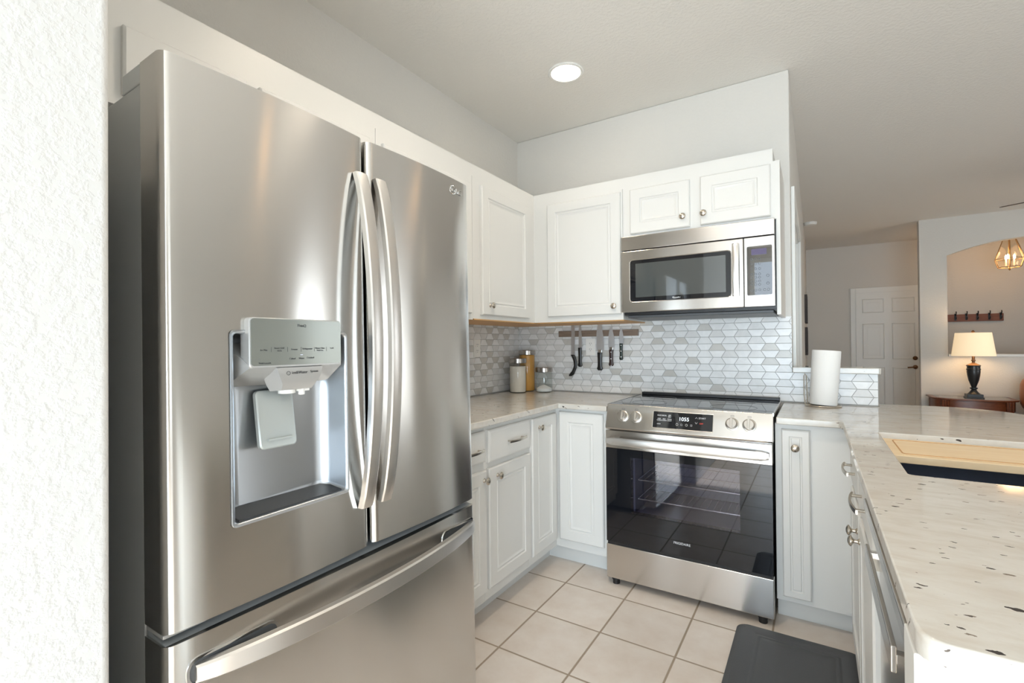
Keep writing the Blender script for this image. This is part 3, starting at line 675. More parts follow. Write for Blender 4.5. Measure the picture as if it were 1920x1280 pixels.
lg_.lathe([(.0022, -.001), (.0022, .001)], (X_, cy-.0065, cz+.0045), 'x', 10)
put(lg_, text('LG', .026, FRM(cy+.034, cz, X_-.0003), 'logo', M_CHROME, None, ext=.0008))
sub(drr, lg_, 'logo', M_CHROME, smooth=False)
zlean(fr)

# ================================================================== range
RX0, RX1, RY = -.926, -.161, 2.372
rg = thing('range', 'stainless slide-in electric range with black glass oven door', 'range', ((RX0+RX1)/2, 2.7, 0))
rb = MB(); rb.box(RX0+.006, RX0+.02, RY+.05, 3.0, .03, .915).box(RX1-.02, RX1-.006, RY+.05, 3.0, .03, .915).box(RX0+.02, RX1-.02, 2.98, 3.0, .03, .915).box(RX0+.02, RX1-.02, RY+.05, 2.98, .03, .20).box(RX0+.02, RX1-.02, RY+.05, 2.98, .76, .915)
rb.build('body', M_STEELF, rg)
ov = MB(); ov.box(-.80, -.285, 2.86, 2.87, .36, .69).box(-.80, -.79, 2.425, 2.86, .36, .69).box(-.295, -.285, 2.425, 2.86, .36, .69).box(-.80, -.285, 2.425, 2.86, .36, .37).box(-.80, -.285, 2.425, 2.86, .68, .69)
ov.build('oven_cavity', mat('oven_enamel', lin(96, 96, 112), .35), rg)
for z in (.535, .437):
    rk = MB(); rk.tube([(-.785, 2.45, z), (-.30, 2.45, z)], .004, 6).tube([(-.785, 2.83, z), (-.30, 2.83, z)], .003, 6).tube([(-.785, 2.45, z), (-.785, 2.83, z)], .003, 6).tube([(-.30, 2.45, z), (-.30, 2.83, z)], .003, 6)
    for i in range(1, 16): rk.tube([(-.785+.485*i/16, 2.45, z), (-.785+.485*i/16, 2.83, z)], .0024, 5)
    rk.tube([(-.785, 2.64, z), (-.30, 2.64, z)], .0025, 6)
    rk.build('oven_rack', M_CHROME, rg)
ct = MB(); ct.prism([(RX0+.004, 2.412), (RX1+.004, 2.412), (RX1+.004, 2.985), (RX0+.010, 2.985)], .916, .926, 'z')
ck = ct.build('cooktop', M_COOKTOP, rg, bevel=.002)
sub(ck, MB().box(RX0+.012, RX1-.002, 2.955, 2.997, .926, .942), 'rear_vent_trim', M_BLACKP, bevel=.003)
for x in (RX0, RX1): sub(ck, MB().box(x, x+.005, 2.404, 2.985, .915, .9275), 'side_trim', M_STEELF)
for x, y, r in ((-.75, 2.56, .09), (-.34, 2.56, .105), (-.75, 2.82, .075), (-.34, 2.82, .075)):
    sub(ck, MB().tube([(x+r*math.cos(a*.2618), y+r*math.sin(a*.2618), .9261) for a in range(24)], .0008, 4, closed=True), 'burner_ring', mat('burner_print', lin(96, 98, 100), .4))
# sloping control panel
A, Bp = Vector((0, 2.366, .809)), Vector((0, 2.405, .926))
cp = MB().prism([(2.366, .809), (2.405, .926), (2.42, .926), (2.42, .80), (2.372, .80)], RX0, RX1+.003, 'x').build('control_panel', M_STEELF, rg, bevel=.003)
upv = (Bp-A).normalized(); nrm = Vector((0, -upv.z, upv.y))
def onp(x, z, out=0):
    t = (z-.809)/(.926-.809); p = A+(Bp-A)*t+nrm*out; return Vector((x, p.y, p.z))
def panelM(x, z, out=.001): return frame(onp(x, z, out), (1, 0, 0), upv)
dsp = MB(); q = [onp(x, z, .0006) for x, z in ((-.683, .827), (-.404, .827), (-.404, .905), (-.683, .905))]; q2 = [p+nrm*.0015 for p in q]
dsp.loops([q, q2]); dp = sub(cp, dsp, 'display', M_BLACKGL)
rim = MB()
for a, b in ((0, 1), (1, 2), (2, 3), (3, 0)): rim.tube([q2[a], q2[b]], .0016, 6)
sub(cp, rim, 'display_rim', M_HANDLE)
sub(cp, text('1055', .0245, panelM(-.535, .874, .0024), 'd', M_LED, None), 'clock_digits', M_LED, smooth=False)
for s_, sz, x, z in (('BAKE', .0085, -.652, .886), ('BROIL', .0085, -.628, .886), ('AIR', .0085, -.602, .888), ('FRY', .0085, -.602, .880), ('KEEP', .0075, -.652, .870), ('WARM', .0075, -.652, .863), ('SELF', .0075, -.628, .870), ('CLEAN', .0075, -.628, .863), ('OVEN', .0075, -.602, .870), ('LIGHT', .0075, -.602, .863), ('LOCK', .0070, -.652, .846), ('START', .011, -.452, .884)):
    sub(cp, text(s_, sz, panelM(x, z, .0024), 'd', M_PRINTW, None), 'touch_label', M_PRINTW, smooth=False)
for x, z, u_ in ((-.478, .884, 1), (-.478, .862, -1)):
    p0 = onp(x-.005, z-.003*u_, .0024); p1 = onp(x, z+.004*u_, .0024); p2 = onp(x+.005, z-.003*u_, .0024); sub(cp, MB().tube([p0, p1, p2], .0007, 4), 'arrow_mark', M_PRINTW, smooth=False)
for k, x in enumerate((-.566, -.545, -.522, -.500)):
    pts_ = [onp(x+.005*math.cos(a), .849+.005*math.sin(a), .0024) for a in [i*6.2832/(10 if k in (0, 2) else 4)+.785 for i in range(10 if k in (0, 2) else 4)]]
    sub(cp, MB().tube(pts_, .0006, 4, closed=True), 'icon_mark', M_PRINTW, smooth=False)
sub(cp, text('OFF', .0095, panelM(-.455, .860, .0024), 'd', M_RED, None), 'off_label', M_RED, smooth=False)
for x in (-.838, -.769, -.323, -.252):
    kn = MB(); M_ = panelM(x, .870, 0)
    kn.lathe([(.029, 0), (.029, .004), (.0235, .006), (.0225, .026), (.020, .030)], (0, 0, 0), 'z', 28)
    kb = MB(); kb.prism([(-.0045, -.022), (.0045, -.022), (.005, .022), (-.005, .022)], .024, .040, 'z'); put(kn, kb); kn.xf(M_)
    ko = sub(cp, kn, 'knob', mat('knob_steel', lin(196, 191, 184), .28, 1), bevel=.001)
for x in (-.838, -.769, -.323, -.252):
    sq = [onp(x+a, .905+b, .0012) for a, b in ((-.007, -.003), (.007, -.003), (.007, .003), (-.007, .003))]; sub(cp, MB().tube(sq, .0005, 4, closed=True), 'knob_mark', M_PRINT, smooth=False)
# oven door: steel band, black glass with a see-through window
od = MB().box(RX0, RX1, RY, RY+.045, .703, .794).build('oven_door', M_STEELF, rg, bevel=.003)
gl = MB()
for a in ((RX0+.001, -.795, .222, .703), (-.292, RX1-.001, .222, .703), (-.795, -.292, .222, .382), (-.795, -.292, .664, .703)): gl.box(a[0], a[1], RY, RY+.04, a[2], a[3])
sub(od, gl, 'door_glass', M_BLACKGL, smooth=False)
sub(od, MB().box(-.795, -.292, RY+.0005, RY+.004, .382, .664), 'window', M_OVENGL)
rings = []
for i in range(25):
    t = i/24; x = RX0+.012+(RX1-RX0-.024)*t; e_ = abs(2*t-1); w_ = .048-.012*e_**4; hh = .019*(1-.35*max(0, (e_-.97)/.03))
    rings.append([(x, RY-w_+.012, .746-hh), (x, RY-w_+.002, .746-hh), (x, RY-w_, .746-hh*.7), (x, RY-w_, .746+hh*.7), (x, RY-w_+.002, .746+hh), (x, RY-w_+.012, .746+hh)])
hd = MB().loops(rings)
for x in (RX0+.045, RX1-.045): hd.box(x-.022, x+.022, RY-.04, RY+.001, .736, .757)
sub(od, hd, 'handle', M_HANDLE, angle=40)
sub(od, text('FRIGIDAIRE', .0155, frame((-.547, RY-.0008, .2815), (1, 0, 0), (0, 0, 1)), 'logo', M_PRINTW, None), 'logo', M_PRINTW, smooth=False)
MB().box(RX0, RX1, RY, RY+.045, .034, .207).build('storage_drawer', M_STEELF, rg, bevel=.003)
MB().box(RX0+.004, RX1-.004, RY+.008, RY+.045, .207, .222).build('drawer_gap', M_BLACKP, rg)
for x in (-.886, -.207):
    for y in (RY+.028, 2.93):
        MB().lathe([(.018, 0), (.018, .020), (.022, .022), (.022, .034)], (x, y, 0), 'z', 14).build('foot', M_BLACKP, rg)

# ================================================================== microwave
MX0, MX1, MY = -.910, -.156, 2.588
mw = thing('microwave', 'stainless over the range microwave with dark window and keypad', 'microwave', ((MX0+MX1)/2, 2.8, 1.39))
MB().box(MX0+.004, MX1+.004, MY+.04, YB-.008, 1.400, 1.836).build('body', M_BLACKP, mw, bevel=.002)
MB().box(MX0, MX1, MY, MY+.045, 1.757, 1.834).build('vent_band', M_STEELF, mw, bevel=.003)
md = MB()
wx0, wx1, wz0, wz1 = -.864, -.345, 1.468, 1.703
md.loops([[(x, MY+.03, z) for x, z in rrect(MX0, -.292, 1.415, 1.752, .004, 6)], [(x, MY+.002, z) for x, z in rrect(MX0, -.292, 1.415, 1.752, .004, 6)], [(x, MY, z) for x, z in rrect(MX0+.003, -.295, 1.418, 1.749, .004, 6)], [(x, MY, z) for x, z in rrect(wx0, wx1, wz0, wz1, .018, 6)], [(x, MY+.004, z) for x, z in rrect(wx0+.004, wx1-.004, wz0+.004, wz1-.004, .016, 6)]], cap1=False)
mdo = md.build('door', M_STEELF, mw, angle=14)
sub(mdo, MB().loops([[(x, MY+.012, z) for x, z in rrect(wx0+.003, wx1-.003, wz0+.003, wz1-.003, .016, 6)], [(x, MY+.0035, z) for x, z in rrect(wx0+.003, wx1-.003, wz0+.003, wz1-.003, .016, 6)]]), 'window_border', M_BLACKGL, smooth=False)
sub(mdo, MB().box(-.830, -.372, MY+.0025, MY+.0034, 1.495, 1.680), 'window', M_MWGL)
lo = MB(); cx_, cz_ = -.617, 1.484
lo.tube([(cx_+.016*math.cos(math.radians(a)), MY+.0026, cz_+.005*math.sin(math.radians(a))) for a in range(120, 420, 20)], .0008, 5)
put(lo, text('Whirlpool', .0095, frame((cx_+.004, MY+.0024, cz_-.001), (1, 0, 0), (0, 0, 1)), 'd', M_PRINTW, None))
sub(mdo, lo, 'logo', M_PRINTW, smooth=False)
rings = []
for i in range(17):
    t = i/16; z = 1.470+.260*t; w_ = .030-.014*(2*t-1)**2
    rings.append([(x, MY-w_+dy, z) for x, dy in ((-.341, .010), (-.340, .003), (-.333, 0), (-.318, 0), (-.311, .003), (-.310, .010))])
hm = MB().loops(rings)
for z in (1.485, 1.715): hm.box(-.335, -.316, MY-.018, MY+.001, z-.010, z+.010)
sub(mdo, hm, 'handle', M_HANDLE, angle=40)
mp = MB().box(-.289, MX1, MY, MY+.03, 1.415, 1.752).build('control_panel', M_STEELF, mw, bevel=.003)
kp = MB(); kp.loops([[(x, MY+.001, z) for x, z in rrect(-.276, -.167, 1.470, 1.708, .006, 4)], [(x, MY-.0008, z) for x, z in rrect(-.276, -.167, 1.470, 1.708, .006, 4)]])
sub(mp, kp, 'keypad', M_KEYGL)
sub(mp, MB().box(-.256, -.190, MY-.0016, MY-.0008, 1.665, 1.694), 'display', mat('violet_display', lin(96, 90, 120), .1))
keys_ = [(x, z, .0052) for z in (1.645, 1.622, 1.598, 1.572, 1.556, 1.538, 1.521, 1.495) for x in (-.255, -.238, -.221)]+[(-.186, 1.562, .006), (-.186, 1.525, .006), (-.200, 1.495, .006), (-.184, 1.495, .006)]
for x, z, r in keys_:
    sub(mp, MB().tube([(x+r*math.cos(a*.7854), MY-.0012, z+r*math.sin(a*.7854)) for a in range(8)], .0009, 4, closed=True), 'button', M_KEYS, smooth=False)
un = MB().box(MX0+.02, MX1-.01, MY+.05, YB-.03, 1.385, 1.400).build('underside', M_DARKG, mw, bevel=.003)

# ================================================================== things on the left counter
def jar(label, x, y, r, h, lid_h, fill_mat, fill_h, name, bumpy=False):
    t = thing(name, label, 'jar', (x, y, ZK), 'glass jars with metal lids')
    z = ZK+.0005
    MB().lathe([(r*.94, 0), (r, .006), (r, h-.014), (r*.93, h-.004), (r*.93, h)], (x, y, z), 'z', 32, caps=True).build('glass_body', M_JAR, t)
    p = [(r*.90, .005), (r*.945, .01), (r*.945, fill_h)]+([(r*.6, fill_h-.008), (r*.2, fill_h-.004)] if fill_h > .06 else [(r*.5, fill_h+.014), (r*.1, fill_h+.022)])
    MB().lathe(p, (x, y, z), 'z', 32).build('contents', fill_mat, t)
    MB().lathe([(r*1.0, h-.012), (r*1.05, h-.010), (r*1.05, h+lid_h-.014), (r*1.0, h+lid_h-.011), (r*.3, h+lid_h-.010)], (x, y, z), 'z', 36).build('lid', mat('brushed_lid', lin(172, 166, 160), .24, 1), t)
    return t
jar('shortish glass jar of white flour, nearest the refrigerator', -1.737, 2.821, .058, .214, .032, M_FLOUR, .180, 'flour_jar')
jar('tallest glass jar, filled with yellow spaghetti, standing in the corner', -1.738, 2.950, .056, .268, .031, M_PASTA, .254, 'pasta_jar')
jar('low glass jar with a little white salt at the bottom', -1.594, 2.936, .057, .150, .031, M_SALT, .026, 'salt_jar')

# magnetic strip and knives
ms = MB().box(-1.520, -.955, YB-.030, YB-.008, 1.2925, 1.333).build('knife_strip', M_STRIP, bevel=.002)
tag(ms, 'brown wooden magnetic knife strip on the tiled wall under the cabinet', 'knife holder')
YK = YB-.0305
def knife(name, label, x, tip, heel, end, wb, wt, hmat, rivets=0, bolster=None, lean=0, curve=0.0, forked=False, belly=1):
    t = thing(name, label, 'knife', (x, YK, end), 'knives on the magnetic strip')
    hw = wb/2; n = 14; hl = heel-end
    if forked: poly = [(x-hw*1.1, heel), (x+hw*.9, heel-.006), (x+hw, tip-.012), (x+hw*.7, tip), (x+hw*.2, tip-.014), (x-hw*.2, tip-.002), (x-hw*.8, tip-.004), (x-hw*.9, heel+.06)]
    else:
        poly = [(x-hw, heel), (x+hw, heel)]+[(x+hw-(wb*.5+lean)*((i/n)**2.6), heel+(tip-heel)*i/n) for i in range(1, n+1)]+[(x-hw+(wb*.5-lean)*((i/n)**5), heel+(tip-heel)*i/n) for i in range(n-1, 0, -1)]
    MB().prism(poly, YK-.0022, YK-.0002, 'y').build('blade', M_BLADE, t)
    if bolster: MB().box(x-hw*bolster, x+hw*bolster, YK-.010, YK, heel-.018, heel+.001).build('bolster', M_CHROME, t, bevel=.002)
    top = heel-(.016 if bolster else -.004)
    rings = []
    for i in range(15):
        s_ = i/14; z = top+(end-top)*s_; w_ = wt/2*(1-.14*math.sin(s_*math.pi)+(.18 if s_ > .85 else 0)); cx = x+curve*(math.sin(s_*math.pi*.95)-.9*s_*s_)*1.0
        d_ = .008 if 0 < i < 14 else .005
        if i == 14: w_ *= .6
        rings.append([(cx-w_, YK-.010+d_*.2, z), (cx-w_*.6, YK-.010-d_*.6, z), (cx+w_*.6, YK-.010-d_*.6, z), (cx+w_, YK-.010+d_*.2, z), (cx+w_*.6, YK-.002, z), (cx-w_*.6, YK-.002, z)])
    MB().loops(rings).build('handle', hmat, t, angle=60)
    for k in range(rivets):
        MB().lathe([(.0032, 0), (.0032, .0035), (.001, .0042)], (x, YK-.013, top-hl*(.12+.36*k)), '-y', 10).build('rivet', M_CHROME, t)
    return t
knife('carving_knife', 'long narrow fork-tipped knife with curved black handle, leftmost on the strip', -1.408, 1.396, 1.165, 1.022, .028, .030, M_BLACKH, curve=.026, forked=True)
knife('boning_knife', 'slim knife with straight plain black handle, second from the left', -1.353, 1.384, 1.213, 1.087, .024, .030, M_BLACKH, lean=.002)
knife('chef_knife', 'widest knife with black handle and bright bolster, just right of the outlet', -1.210, 1.392, 1.201, 1.066, .052, .036, M_BLACKH, bolster=.55)
knife('utility_knife', 'mid-sized knife with dark brown riveted handle, second from the right', -1.131, 1.357, 1.219, 1.096, .041, .030, M_BROWNH, rivets=3, bolster=.6)
knife('paring_knife', 'small knife with dark green riveted handle, rightmost on the strip', -1.063, 1.350, 1.240, 1.136, .029, .023, M_GREENH, rivets=3)

# outlets
def outlet(label, face, d, u, z):
    P = FACE[face](d); o_ = P(u, 0, z); t = thing('outlet', label, 'outlet', o_, 'white wall outlets')
    a = rrect(u-.035, u+.035, z-.0575, z+.0575, .004, 3)
    MB().loops([[P(x, 0, y) for x, y in a], [P(x, .004, y) for x, y in a], [P(u+(x-u)*.95, .006, z+(y-z)*.97) for x, y in a]]).build('cover_plate', M_WHITEP, t)
    for dz in (.0195, -.0195):
        b = rrect(u-.0165, u+.0165, z+dz-.0145, z+dz+.0145, .008, 4)
        r_ = MB().loops([[P(x, .005, y) for x, y in b], [P(x, .0078, y) for x, y in b]]).build('receptacle', M_WHITEP, t, angle=60)
        sl = MB()
        for du in (-.006, .006):
            c0 = P(u+du-.001, .0076, z+dz+.001); c1_ = P(u+du+.001, .0083, z+dz+.009); sl.box(c0[0], c1_[0], c0[1], c1_[1], c0[2], c1_[2])
        sl.lathe([(.0022, 0), (.0022, .0007)], P(u, .0076, z+dz-.006), AXN[face], 8)
        sub(r_, sl, 'slots', M_DARKG)
    return t
outlet('white double outlet below the knife strip, between the second and third knife', '-y', YB-.007, -1.287, 1.2215)
outlet('white double outlet on the left wall tiles, right beside the refrigerator', '+x', XL+.007, 2.508, 1.220)

# ================================================================== paper towels
px, py = .033, 2.935
ph = thing('paper_towel_holder', 'thin wire paper towel holder standing on the granite by the low wall', 'holder', (px, py, ZK))
hb_ = MB(); ringp = [(px+.078*math.cos(a*.2618), py+.070*math.sin(a*.2618), ZK+.004) for a in range(24)]; hb_.tube(ringp, .0035, 8, closed=True)
hb_.tube([(px-.078, py, ZK+.004), (px+.078, py, ZK+.004)], .003, 6).tube([(px, py-.07, ZK+.004), (px, py+.07, ZK+.004)], .003, 6)
hb_.build('base', M_NICKEL, ph)
lean = Matrix.Translation((px, py, ZK+.009)) @ Matrix.Rotation(.075, 4, Vector((-math.sin(YAW), math.cos(YAW), 0))) @ Matrix.Translation((-px, -py, -(ZK+.009)))
MB().tube([(px, py, ZK+.004), (px+.01, py+.006, ZK+.26)], .004, 8).build('post', M_NICKEL, ph)
arm = [(px-.078, py-.012, ZK+.004), (px-.083, py-.012, ZK+.06), (px-.083, py-.012, ZK+.155), (px-.078, py-.012, ZK+.165), (px-.072, py-.012, ZK+.155), (px-.068, py-.012, ZK+.01)]
MB().tube(arm, .0025, 8).build('tension_arm', M_NICKEL, ph)
pt = MB(); pt.lathe([(.021, 0), (.059, 0), (.0605, .003), (.0635, .274), (.062, .277), (.021, .277), (.021, 0)], (px, py, ZK+.009), 'z', 48, caps=False); pt.xf(lean)
pto = pt.build('paper_towel_roll', M_PAPER); tag(pto, 'white paper towel roll leaning on its wire holder by the low wall', 'paper towels')
pto.data.transform(Matrix.Identity(4))

# ================================================================== mat
mo = thing('kitchen_mat', 'black cushioned floor mat in front of the sink cabinets', 'mat', (-.08, 1.94, 0))
mr = lambda i, r=.045: rrect(-.300+i, .150-i, 1.56+i, 2.332-i, max(.006, r-i), 6)
MB().loops([[(x, y, z) for x, y in mr(i)] for i, z in ((0, 0.0005), (0, .006), (.02, .017), (.022, .018), (.072, .018), (.075, .0165), (.080, .0165), (.083, .018), (.090, .018), (.093, .0165), (.097, .0165), (.1, .018), (.12, .018))]).build('cushion', M_MAT, mo)

# ================================================================== ceiling things
def can_light(label, x, y, energy, bulb=None):
    t = thing('recessed_light', label, 'ceiling light', (x, y, ZC), 'recessed ceiling lights')
    MB().lathe([(.098, -.001), (.100, .004), (.094, .008), (.082, .007), (.080, -.0)], (x, y, ZC-.0), '-z', 40, caps=False).build('trim_ring', M_WHITEP, t)
    MB().lathe([(.0795, .001), (.0795, .0035)], (x, y, ZC), '-z', 32).build('baffle', bulb or M_BULB, t)
    MB().lathe([(.05, .0035), (.045, .0055), (.02, .0065)], (x, y, ZC), '-z', 24).build('bulb', bulb or M_BULB, t)
    d = bpy.data.lights.new('can_lamp', 'SPOT'); d.energy = energy; d.color = (1, .64, .35) if bulb else (1, .87, .72); d.spot_size = math.radians(150); d.spot_blend = .8; d.shadow_soft_size = .07
    o = bpy.data.objects.new('can_lamp', d); COL.objects.link(o); o.parent = t; o.location = (0, 0, -.03)
    return t
can_light('round recessed ceiling light glowing above the floor before the range', -1.152, 2.405, 4)
can_light('added fill light in the form of a recessed ceiling light over the kitchen aisle, outside the frame', -.66, 1.30, 38)  # no known fixture here: added to brighten the aisle floor and base cabinets
can_light('round recessed ceiling light over the living room nearest the peninsula, outside the frame', 1.3, 1.86, .6, M_BULBW)
can_light('round recessed ceiling light over the middle of the living room, outside the frame', 1.3, 3.2, .6, M_BULBW)
can_light('added fill light in the form of a recessed ceiling light beside the ceiling fan, outside the frame', 3.4, 5.6, 40)  # invented lamp, added to lift the dark living room and its ceiling
sdt = thing('smoke_detector', 'small white smoke detector on the hallway ceiling', 'smoke detector', (-.03, 7.1, ZC))
MB().lathe([(.07, 0), (.07, .02), (.062, .034), (.02, .038)], (-.03, 7.1, ZC), '-z', 28).build('housing', M_WHITEP, sdt)
fn = thing('ceiling_fan', 'dark bladed ceiling fan, one blade tip showing at the right edge', 'ceiling fan', (2.06, 5.64, ZC))
MB().lathe([(.02, .0), (.07, .01), (.06, .05), (.015, .06), (.015, .2), (.10, .22), (.12, .27), (.11, .34), (.05, .37), (.01, .38)], (2.06, 5.64, ZC), '-z', 28).build('motor', M_FAN, fn)
a0 = math.atan2(6.054-5.64, 1.434-2.06)
for k in range(5):
    a = a0+k*2*math.pi/5; M_ = Matrix.Translation((2.06, 5.64, ZC-.295)) @ Matrix.Rotation(a, 4, 'Z') @ Matrix.Rotation(math.radians(-11), 4, 'X')
    b = MB(); b.prism([(.11, -.03), (.2, -.055), (.62, -.068), (.72, -.05), (.75, 0), (.72, .05), (.62, .068), (.2, .055), (.11, .03)], -.003, .004, 'z'); b.xf(M_); b.build('blade', M_FAN, fn)

# ================================================================== living room beyond
lx, ly, lz = 1.533, 7.46, .592
et = thing('end_table', 'low dark cherry end table under the lamp against the arched wall', 'table', (1.52, 7.44, 0))
tp = [(1.15, 7.72), (1.15, 7.40), (1.17, 7.34), (1.26, 7.26), (1.32, 7.235), (1.72, 7.235), (1.78, 7.26), (1.87, 7.34), (1.89, 7.40), (1.89, 7.72)]
MB().prism(tp, .575, .592, 'z').build('tabletop', M_REDWOOD, et, bevel=.006)
MB().prism([(1.52+(x-1.52)*.86, 7.5+(y-7.5)*.84) for x, y in tp], .5921, .5935, 'z').build('glass_inset', mat('smoky_glass', lin(120, 122, 124), .05, 0, IOR=1.8), et)
MB().prism([(1.52+(x-1.52)*.92, 7.5+(y-7.5)*.90) for x, y in tp], .46, .575, 'z').build('apron', M_REDWOOD, et, bevel=.004)
for x, y in ((1.255, 7.305), (1.785, 7.305), (1.21, 7.68), (1.83, 7.68)):
    l_ = MB().lathe([(.018, 0), (.026, .05), (.022, .12), (.032, .40), (.036, .44), (.036, .575)], (x, y, 0), 'z', 14)
    for q_ in (-1, 0, 1): l_.tube([(x+q_*.022, y-.034, .465), (x+q_*.022, y-.034, .57)], .009, 8)
    l_.build('leg', M_REDWOOD, et)
tl = thing('table_lamp', 'black urn table lamp with a glowing cream drum shade', 'lamp', (lx, ly, .594))
zb = .5938
MB().box(lx-.075, lx+.075, ly-.075, ly+.075, zb, zb+.012).box(lx-.068, lx+.068, ly-.068, ly+.068, zb+.012, zb+.045).lathe([(.062, .045), (.045, .058), (.026, .085), (.022, .098)], (lx, ly, zb), 'z', 28).build('base', M_URN, tl, bevel=.003)
MB().lathe([(.022, .098), (.034, .106), (.034, .116), (.020, .122), (.026, .14), (.045, .20), (.056, .26), (.060, .30), (.058, .315), (.062, .318), (.062, .333), (.058, .336), (.058, .362), (.064, .366), (.062, .374)], (lx, ly, zb), 'z', 32).build('urn', M_URN, tl)
MB().lathe([(.062, .374), (.045, .384), (.022, .398), (.014, .404), (.014, .42), (.020, .424), (.020, .434), (.014, .436), (.013, .50)], (lx, ly, zb), 'z', 24).build('neck', M_BRONZE, tl)
MB().lathe([(.187, .480), (.188, .484), (.155, .742), (.154, .744), (.152, .742), (.185, .484), (.187, .480)], (lx, ly, zb), 'z', 48, caps=False).build('shade', M_SHADE, tl)
hp = MB().tube([(lx-.155, ly, zb+.735), (lx+.155, ly, zb+.735)], .002, 6).tube([(lx, ly, zb+.50), (lx, ly, zb+.75)], .003, 6).lathe([(.004, .745), (.016, .752), (.016, .762), (.004, .775)], (lx, ly, zb), 'z', 14)
hp.build('finial', M_BRONZE, tl)
MB().lathe([(.012, .52), (.03, .57), (.028, .60), (.01, .62)], (lx, ly, zb), 'z', 14).build('bulb', M_CANDLE, tl)
d = bpy.data.lights.new('lamp_bulb', 'POINT'); d.energy = 2.2; d.color = (1, .74, .46); d.shadow_soft_size = .05
o = bpy.data.objects.new('lamp_bulb', d); COL.objects.link(o); o.parent = tl; o.location = (0, -.06, .58)
# leather sofa arm, entering at the right
sf = thing('armchair', 'brown leather armchair cut off by the right edge beside the end table', 'armchair', (2.35, 7.1, 0))
def puff(x0, x1, y0, y1, z0, z1, r): return MB().prism(rrect(y0, y1, z0, z1, r, 6), x0, x1, 'x')
def pill(c, hx, hy, hz, n=16):
    mb = MB(); P = lambda t, e: math.copysign(abs(t)**e, t)
    rings = []
    for j in range(1, n):
        a = -math.pi/2+math.pi*j/n
        rings.append([(c[0]+hx*P(math.cos(a), .55)*P(math.cos(b*.2618), .55), c[1]+hy*P(math.cos(a), .55)*P(math.sin(b*.2618), .55), c[2]+hz*P(math.sin(a), .55)) for b in range(24)])
    return mb.loops(rings)
pill((2.00, 7.0, .33), .105, .36, .26).build('arm', M_LEATHD, sf, angle=60); pill((2.98, 7.0, .33), .105, .36, .26).build('arm', M_LEATHD, sf, angle=60)
pill((2.00, 6.98, .57), .125, .37, .10).build('arm_pad', M_LEATH, sf, angle=60); pill((2.98, 6.98, .57), .125, .37, .10).build('arm_pad', M_LEATH, sf, angle=60)
pill((2.49, 6.95, .34), .40, .38, .16).build('seat', M_LEATH, sf, angle=60)
pill((2.42, 7.36, .66), .53, .20, .26).build('backrest', M_LEATH, sf, angle=60)
for x in (2.03, 2.95):
    for y in (6.72, 7.3): MB().lathe([(.025, 0), (.03, .09)], (x, y, 0), 'z', 12).build('foot', M_REDWOOD, sf)
# coat rail in the entry
cr_ = thing('coat_rack', 'wooden coat rail with a row of dark hooks beyond the arch', 'coat rack', (1.85, YH-.02, 1.56))
MB().box(1.42, 2.195, YH-.022, YH-.001, 1.522, 1.625).build('rail', M_RAILW, cr_, bevel=.003)
for x in (1.70, 1.815, 1.93, 2.05, 2.165):
    MB().tube([(x, YH-.023, 1.555), (x, YH-.045, 1.55), (x, YH-.075, 1.565), (x, YH-.08, 1.585)], .006, 6).tube([(x, YH-.023, 1.60), (x, YH-.05, 1.61), (x, YH-.075, 1.645), (x, YH-.07, 1.665)], .006, 6).box(x-.011, x+.011, YH-.027, YH-.021, 1.54, 1.635).build('hook', M_URN, cr_)
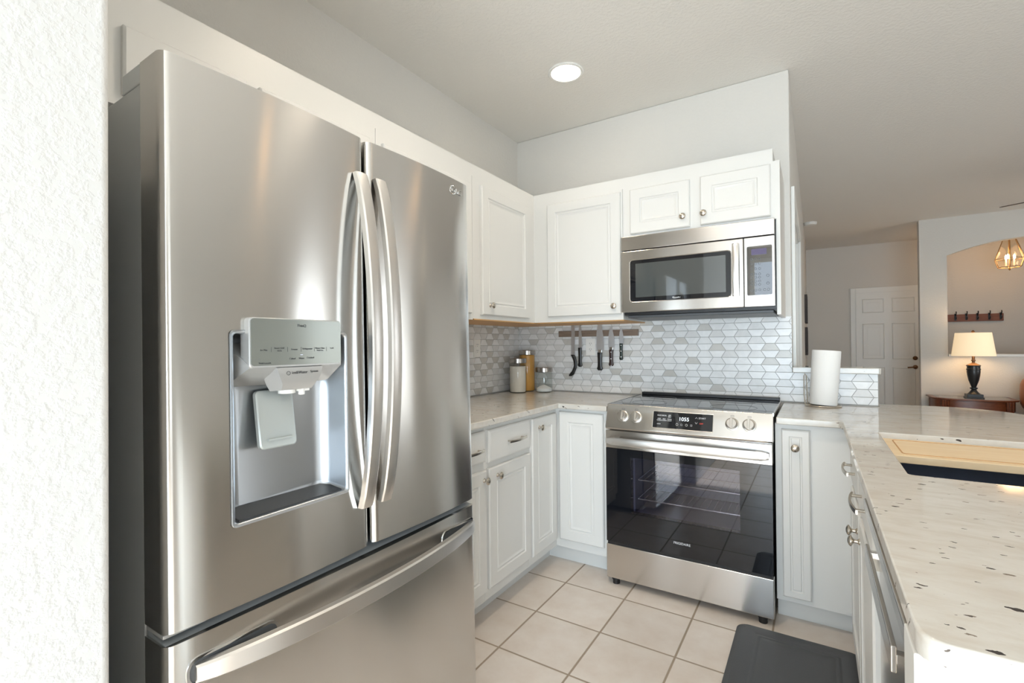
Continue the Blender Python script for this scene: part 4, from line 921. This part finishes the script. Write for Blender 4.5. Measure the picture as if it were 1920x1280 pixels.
# glass lantern pendant
lnx, lny = 2.085, 8.45
ln = thing('pendant_lantern', 'faceted glass lantern with glowing candle bulbs beyond the arch', 'pendant light', (lnx, lny, ZC))
MB().lathe([(.065, 0), (.065, .02), (.02, .03)], (lnx, lny, ZC), '-z', 20).tube([(lnx, lny, ZC), (lnx, lny, 2.20)], .006, 8).build('canopy', M_BRASS, ln)
lev = [(2.545, .058), (2.275, .148), (2.17, .115)]; K6 = [math.radians(60*i+20) for i in range(6)]
pts_ = [[(lnx+r*math.cos(a), lny+r*math.sin(a), z) for a in K6] for z, r in lev]
fm = MB()
for ring_ in pts_: fm.tube(ring_, .004, 6, closed=True)
for i in range(6): fm.tube([pts_[0][i], pts_[1][i], pts_[2][i]], .004, 6); fm.tube([pts_[2][i], (lnx, lny, 2.155)], .003, 6)
fm.lathe([(.008, 0), (.012, .015), (.004, .03)], (lnx, lny, 2.16), '-z', 10)
fm.build('frame', M_BRASS, ln)
MB().loops(pts_, cap0=False, cap1=False).build('glass_panels', clear_glass('amber_glass', (.97, .93, .86, 1)), ln, smooth=False)
for a in (0, 2.09, 4.19):
    x, y = lnx+.045*math.cos(a), lny+.045*math.sin(a)
    cnd = MB().lathe([(.010, 0), (.010, .085)], (x, y, 2.19), 'z', 12).build('candle_sleeve', M_WHITEP, ln)
    sub(cnd, MB().lathe([(.007, .085), (.013, .105), (.010, .125), (.002, .145)], (x, y, 2.19), 'z', 12), 'bulb', M_CANDLE)
d = bpy.data.lights.new('lantern_bulbs', 'POINT'); d.energy = 6; d.color = (1, .60, .30); d.shadow_soft_size = .15
o = bpy.data.objects.new('lantern_bulbs', d); COL.objects.link(o); o.parent = ln; o.location = (0, 0, 2.30-ZC)
# picture frames on the side wall
for nm, y0, y1, z0, z1 in (('upper of two dark picture frames seen edge-on on the side wall', 7.2, 7.7, 1.50, 1.86), ('lower of two dark picture frames seen edge-on on the side wall', 7.2, 7.7, 1.08, 1.44)):
    t = thing('picture_frame', nm, 'picture', (XS, (y0+y1)/2, (z0+z1)/2), 'picture frames on the side wall')
    P = FACE['+x'](XS)
    mb = MB(); mb.loops([[P(a, w_, b) for a, b in ((y0+i, z0+i), (y1-i, z0+i), (y1-i, z1-i), (y0+i, z1-i))] for i, w_ in ((0, 0), (0, .03), (.035, .03), (.035, .012))], cap1=False); mb.build('frame', M_FRAME, t)
    MB().box(XS+.008, XS+.012, y0+.034, y1-.034, z0+.034, z1-.034).build('picture', M_PIC, t)

for o in SC.objects:
    if '_base' in o: del o['_base']
